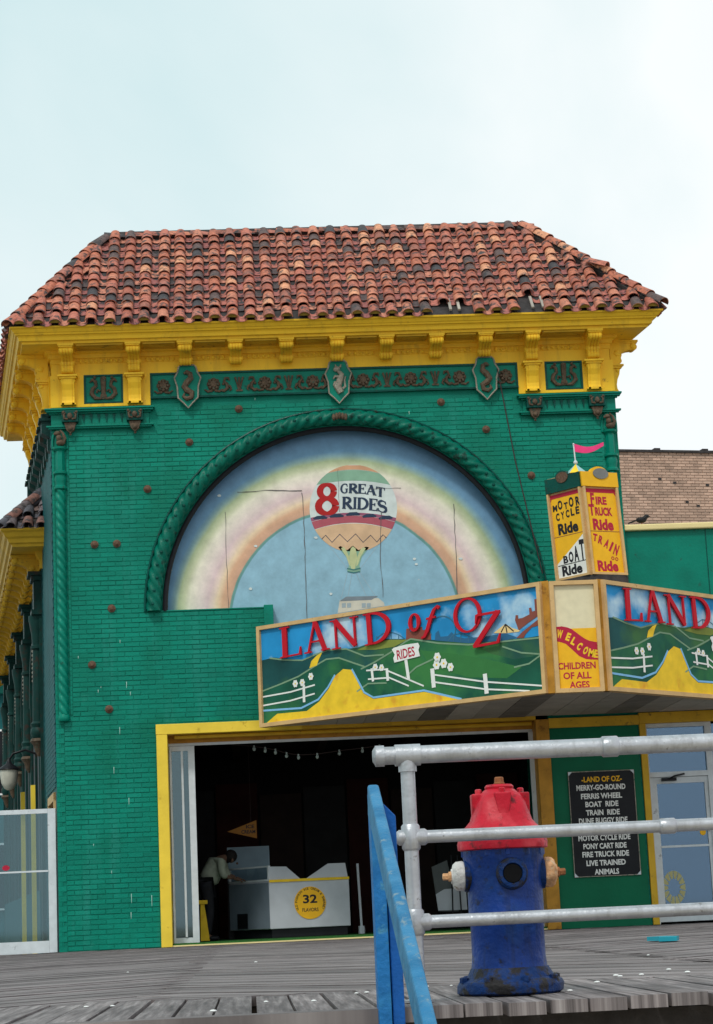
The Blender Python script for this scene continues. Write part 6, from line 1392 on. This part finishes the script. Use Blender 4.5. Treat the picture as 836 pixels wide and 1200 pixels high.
# ================================================================== HYDRANT
HX, HY = 3.742, -21.75
H = thing('fire_hydrant', (HX, HY, 0), 'blue fire hydrant with a red bonnet standing on the boardwalk', 'fire hydrant')
c = Vector((HX, HY, 0))
mb = MB(); mb.lathe(c, [(.194, .0), (.204, .008), (.206, .035), (.198, .05), (.17, .062), (.158, .085), (.150, .10)], 40, mod=lambda a, h: 1+.02*math.sin(3*a+h*30)+.01*math.sin(7*a)); mb.build('base_flange', M_['hyd_base'], H, smooth=True)
for k in range(8):
    a = k*math.pi/4+.2; mb = MB(); mb.lathe(c+Vector((.185*math.cos(a), .185*math.sin(a), .048)), [(.018, 0), (.018, .018), (.01, .022)], 6); mb.build('base_bolt', M_['hyd_base'], H)
mb = MB(); mb.lathe(c, [(.148, .09), (.142, .14), (.142, .27), (.150, .285), (.146, .30), (.146, .44), (.152, .50), (.158, .52), (.158, .548)], 40); bar = mb.build('barrel', M_['hyd_blue'], H, smooth=True)
mb = MB()
for k in range(12): a = k*math.pi/6; mb.lathe(c+Vector((.150*math.cos(a), .150*math.sin(a), .524)), [(.014, 0), (.014, .022)], 6)
mb.build('flange_bolts', M_['hyd_blue'], bar, kind='stuff')
mb = MB(); mb.lathe(c, [(.155, .545), (.175, .55), (.177, .575), (.173, .59), (.173, .615), (.168, .622), (.150, .635)], 40); mb.build('bonnet_flange', M_['hyd_red'], H, smooth=True)
mb = MB(); prof = [(.165, .61), (.162, .628), (.142, .646), (.122, .670), (.112, .705), (.102, .745), (.086, .775), (.060, .80), (.048, .806)]
mb.lathe(c, prof, 48, mod=lambda a, h: 1+.07*max(0, math.cos(4*a+math.pi))*(1 if h < .78 else .3)); mb.lathe(c, [(.055, .80), (.058, .812), (.05, .822), (.02, .824)], 20); bon = mb.build('bonnet', M_['hyd_red'], H, smooth=True)
for k in range(4):      # four cast bosses carrying the bonnet bolts
    a = -math.pi/2+k*math.pi/2; dx, dy = math.cos(a), math.sin(a); t = Vector((-dy, dx, 0)); r = Vector((dx, dy, 0)); p = c+r*.098
    mb = MB(); w2 = .034
    mb.hexa([p-t*w2*.45-r*.03+UP*.66, p+t*w2*.45-r*.03+UP*.66, p+t*w2*.45+r*.016+UP*.66, p-t*w2*.45+r*.016+UP*.66], [p-t*w2-r*.06+UP*.785, p+t*w2-r*.06+UP*.785, p+t*w2+r*.016+UP*.785, p-t*w2+r*.016+UP*.785]); mb.build('bonnet_boss', M_['hyd_red'], bon, bevel=.006)
    mb = MB(); mb.lathe(p-r*.015+UP*.784, [(.013, 0), (.013, .018), (.008, .022)], 6); mb.build('boss_bolt', M_['hyd_red'], bon)
mb = MB(); mb.lathe(c, [(.022, .82), (.024, .828), (.020, .832), (.019, .852), (.015, .855)], 5); mb.build('operating_nut', M_['rust'], H)
for o_ in [q for q in COL.objects if q.name.split('.')[0] in ('bonnet_flange', 'bonnet', 'bonnet_boss', 'boss_bolt', 'operating_nut')]:
    for v_ in o_.data.vertices:
        if v_.co.z > .548: v_.co.z = .548+(v_.co.z-.548)*.915
def cap(sx, m, nutm):
    p = c+Vector((sx*.143, 0, .452)); ax = (sx, 0, 0)
    mb = MB(); mb.lathe(p-Vector((sx*.01, 0, 0)), [(.062, 0), (.062, .022), (.055, .025)], 20, ax); mb.build('side_collar', M_['hyd_base'], H, smooth=True)
    mb = MB(); mb.lathe(p+Vector((sx*.014, 0, 0)), [(.055, 0), (.058, .006), (.056, .030), (.045, .042), (.03, .046), (.028, .05)], 28, ax, mod=lambda a, h: 1+(.05*math.cos(7*a) if m is M_['cap_orange'] else 0)); cp = mb.build('outlet_cap', m, H, smooth=True)
    mb = MB(); mb.lathe(p+Vector((sx*.062, 0, 0)), [(.020, 0), (.020, .012), (.014, .014), (.014, .034), (.01, .036)], 6, ax); mb.build('cap_nut', nutm, cp)
cap(-1, M_['cap_white'], M_['cap_orange']); cap(1, M_['cap_orange'], M_['rust'])
p = c+Vector((.012, -.140, .452)); mb = MB()
prof = [(.060, 0), (.062, .012), (.058, .022), (.052, .024), (.052, .036), (.040, .038), (.036, .030), (.036, .0)]; mb.lathe(p, prof, 28, (0, -1, 0)); mb.build('front_outlet', M_['hyd_base'], H, smooth=True)
mb = MB(); mb.lathe(p+Vector((0, -.0, 0)), [(.035, .001), (.035, .0345), (.0345, .0345)], 20, (0, -1, 0)); mb.build('outlet_dark_plug', M_['dark_room'], H)  # solid near-black plug stands in for the dark of the hole

# ================================================================== PIPE RAILING
RL = thing('pipe_railing', (3.35, -22.17, 0), 'silver painted pipe railing with three rails along the boardwalk edge', 'railing')
X0, Y0 = 3.352, -22.17
mb = MB(); mb.tube([(X0, Y0, .012), (X0, Y0, .87)], .027, 18); mb.build('post', M_['silver'], RL, smooth=True)
mb = MB(); mb.lathe((X0, Y0, 0), [(.055, .002), (.056, .010), (.036, .014), (.034, .03), (.028, .034)], 20); mb.build('floor_flange', M_['silver'], RL, smooth=True)
for z, r in ((.897, .0335), (.594, .0235), (.286, .0235)):
    x0_ = X0-.09 if z > .8 else X0-.03
    mb = MB(); mb.tube([(x0_, Y0, z), (4.2, Y0, z+.001), (9.5, Y0+.02, z+.01)], r, 18); mb.build('rail', M_['silver'], RL, smooth=True)
    mb = MB()
    if z > .8:
        mb.tube([(X0-.045, Y0, z), (X0+.05, Y0, z)], r+.007, 18); mb.tube([(X0, Y0, z-.062), (X0, Y0, z-.0)], .034, 16); mb.tube([(X0-.118, Y0, z), (X0-.085, Y0, z)], r+.006, 18); mb.tube([(X0-.128, Y0, z), (X0-.117, Y0, z)], [r-.012, r+.004], 18)
    else:
        mb.tube([(X0, Y0, z-.048), (X0, Y0, z-.040), (X0, Y0, z+.040), (X0, Y0, z+.048)], [.029, .035, .035, .029], 18); mb.tube([(X0, Y0, z), (X0+.052, Y0, z), (X0+.06, Y0, z)], [r+.007, r+.007, r+.001], 16); mb.tube([(X0, Y0, z), (X0-.045, Y0, z)], [r+.005, r+.005], 16)
        mb.ball((X0-.045, Y0, z), r+.003, 12, 8, (.5, 1, 1))
    mb.build('pipe_fitting', M_['silver'], RL, smooth=True)
for x_, z, r in ((4.115, .898, .0335), (4.31, .595, .0235), (7.1, .287, .0235), (7.0, .9, .0335)): mb = MB(); mb.tube([(x_-.032, Y0, z), (x_-.026, Y0, z), (x_+.026, Y0, z), (x_+.032, Y0, z)], [r+.001, r+.006, r+.006, r+.001], 18); mb.build('coupling', M_['silver'], RL, smooth=True)
for x_ in (5.75, 8.15): mb = MB(); mb.tube([(x_, Y0+.01, .005), (x_, Y0+.01, .88)], .027, 16); mb.build('post', M_['silver'], RL, smooth=True)

# ================================================================== BLUE STAIR HANDRAIL
BH_ = thing('stair_handrail', (3.22, -22.5, -.2), 'blue painted wooden stair handrail post and sloping board at the boardwalk edge', 'handrail')
mb = MB(); mb.hexa([(3.178, -22.62, -1.5), (3.222, -22.62, -1.5), (3.222, -22.50, -1.5), (3.178, -22.50, -1.5)], [(3.178, -22.62, .74), (3.222, -22.62, .72), (3.222, -22.50, .72), (3.178, -22.50, .74)]); mb.build('post_board', M_['blue_wood'], BH_, bevel=.004)
mb = MB(); mb.hexa([(3.226, -22.60, -1.5), (3.268, -22.60, -1.5), (3.268, -22.48, -1.5), (3.226, -22.48, -1.5)], [(3.226, -22.60, .70), (3.268, -22.60, .655), (3.268, -22.48, .655), (3.226, -22.48, .70)]); mb.build('post_board', mat('deep_blue_painted_wood', (.008, .09, .34), .5, .15, 9, .3, 40, dirt=(.01, .05, .15), dirt_amt=.25, dirt_scale=12), BH_, bevel=.004)
a, b2 = Vector((3.19, -22.66, .765)), Vector((3.215, -24.35, -.02)); dd = (b2-a).normalized(); b2 = a+dd*2.6; up_ = Vector((1, 0, 0)).cross(dd); up_ = up_ if up_.z > 0 else -up_
up_.normalize(); sx = Vector((.020, 0, 0))
mb = MB(); mb.hexa([a-sx-up_*.12, a+sx-up_*.12, b2+sx-up_*.12, b2-sx-up_*.12], [a-sx, a+sx, b2+sx, b2-sx]); mb.build('sloping_board', mat('light_blue_painted_wood', (.025, .16, .32), .55, .2, 9, .4, 40, dirt=(.20, .28, .32), dirt_amt=.3, dirt_scale=22, alt=(.05, .22, .40), alt_pos=.5), BH_, bevel=.01)
mb = MB(); mb.box((b2.x-.05, b2.y+.3, -1.5), (b2.x-.027, b2.y+.4, -.2)); mb.build('lower_post', M_['blue_wood'], BH_)
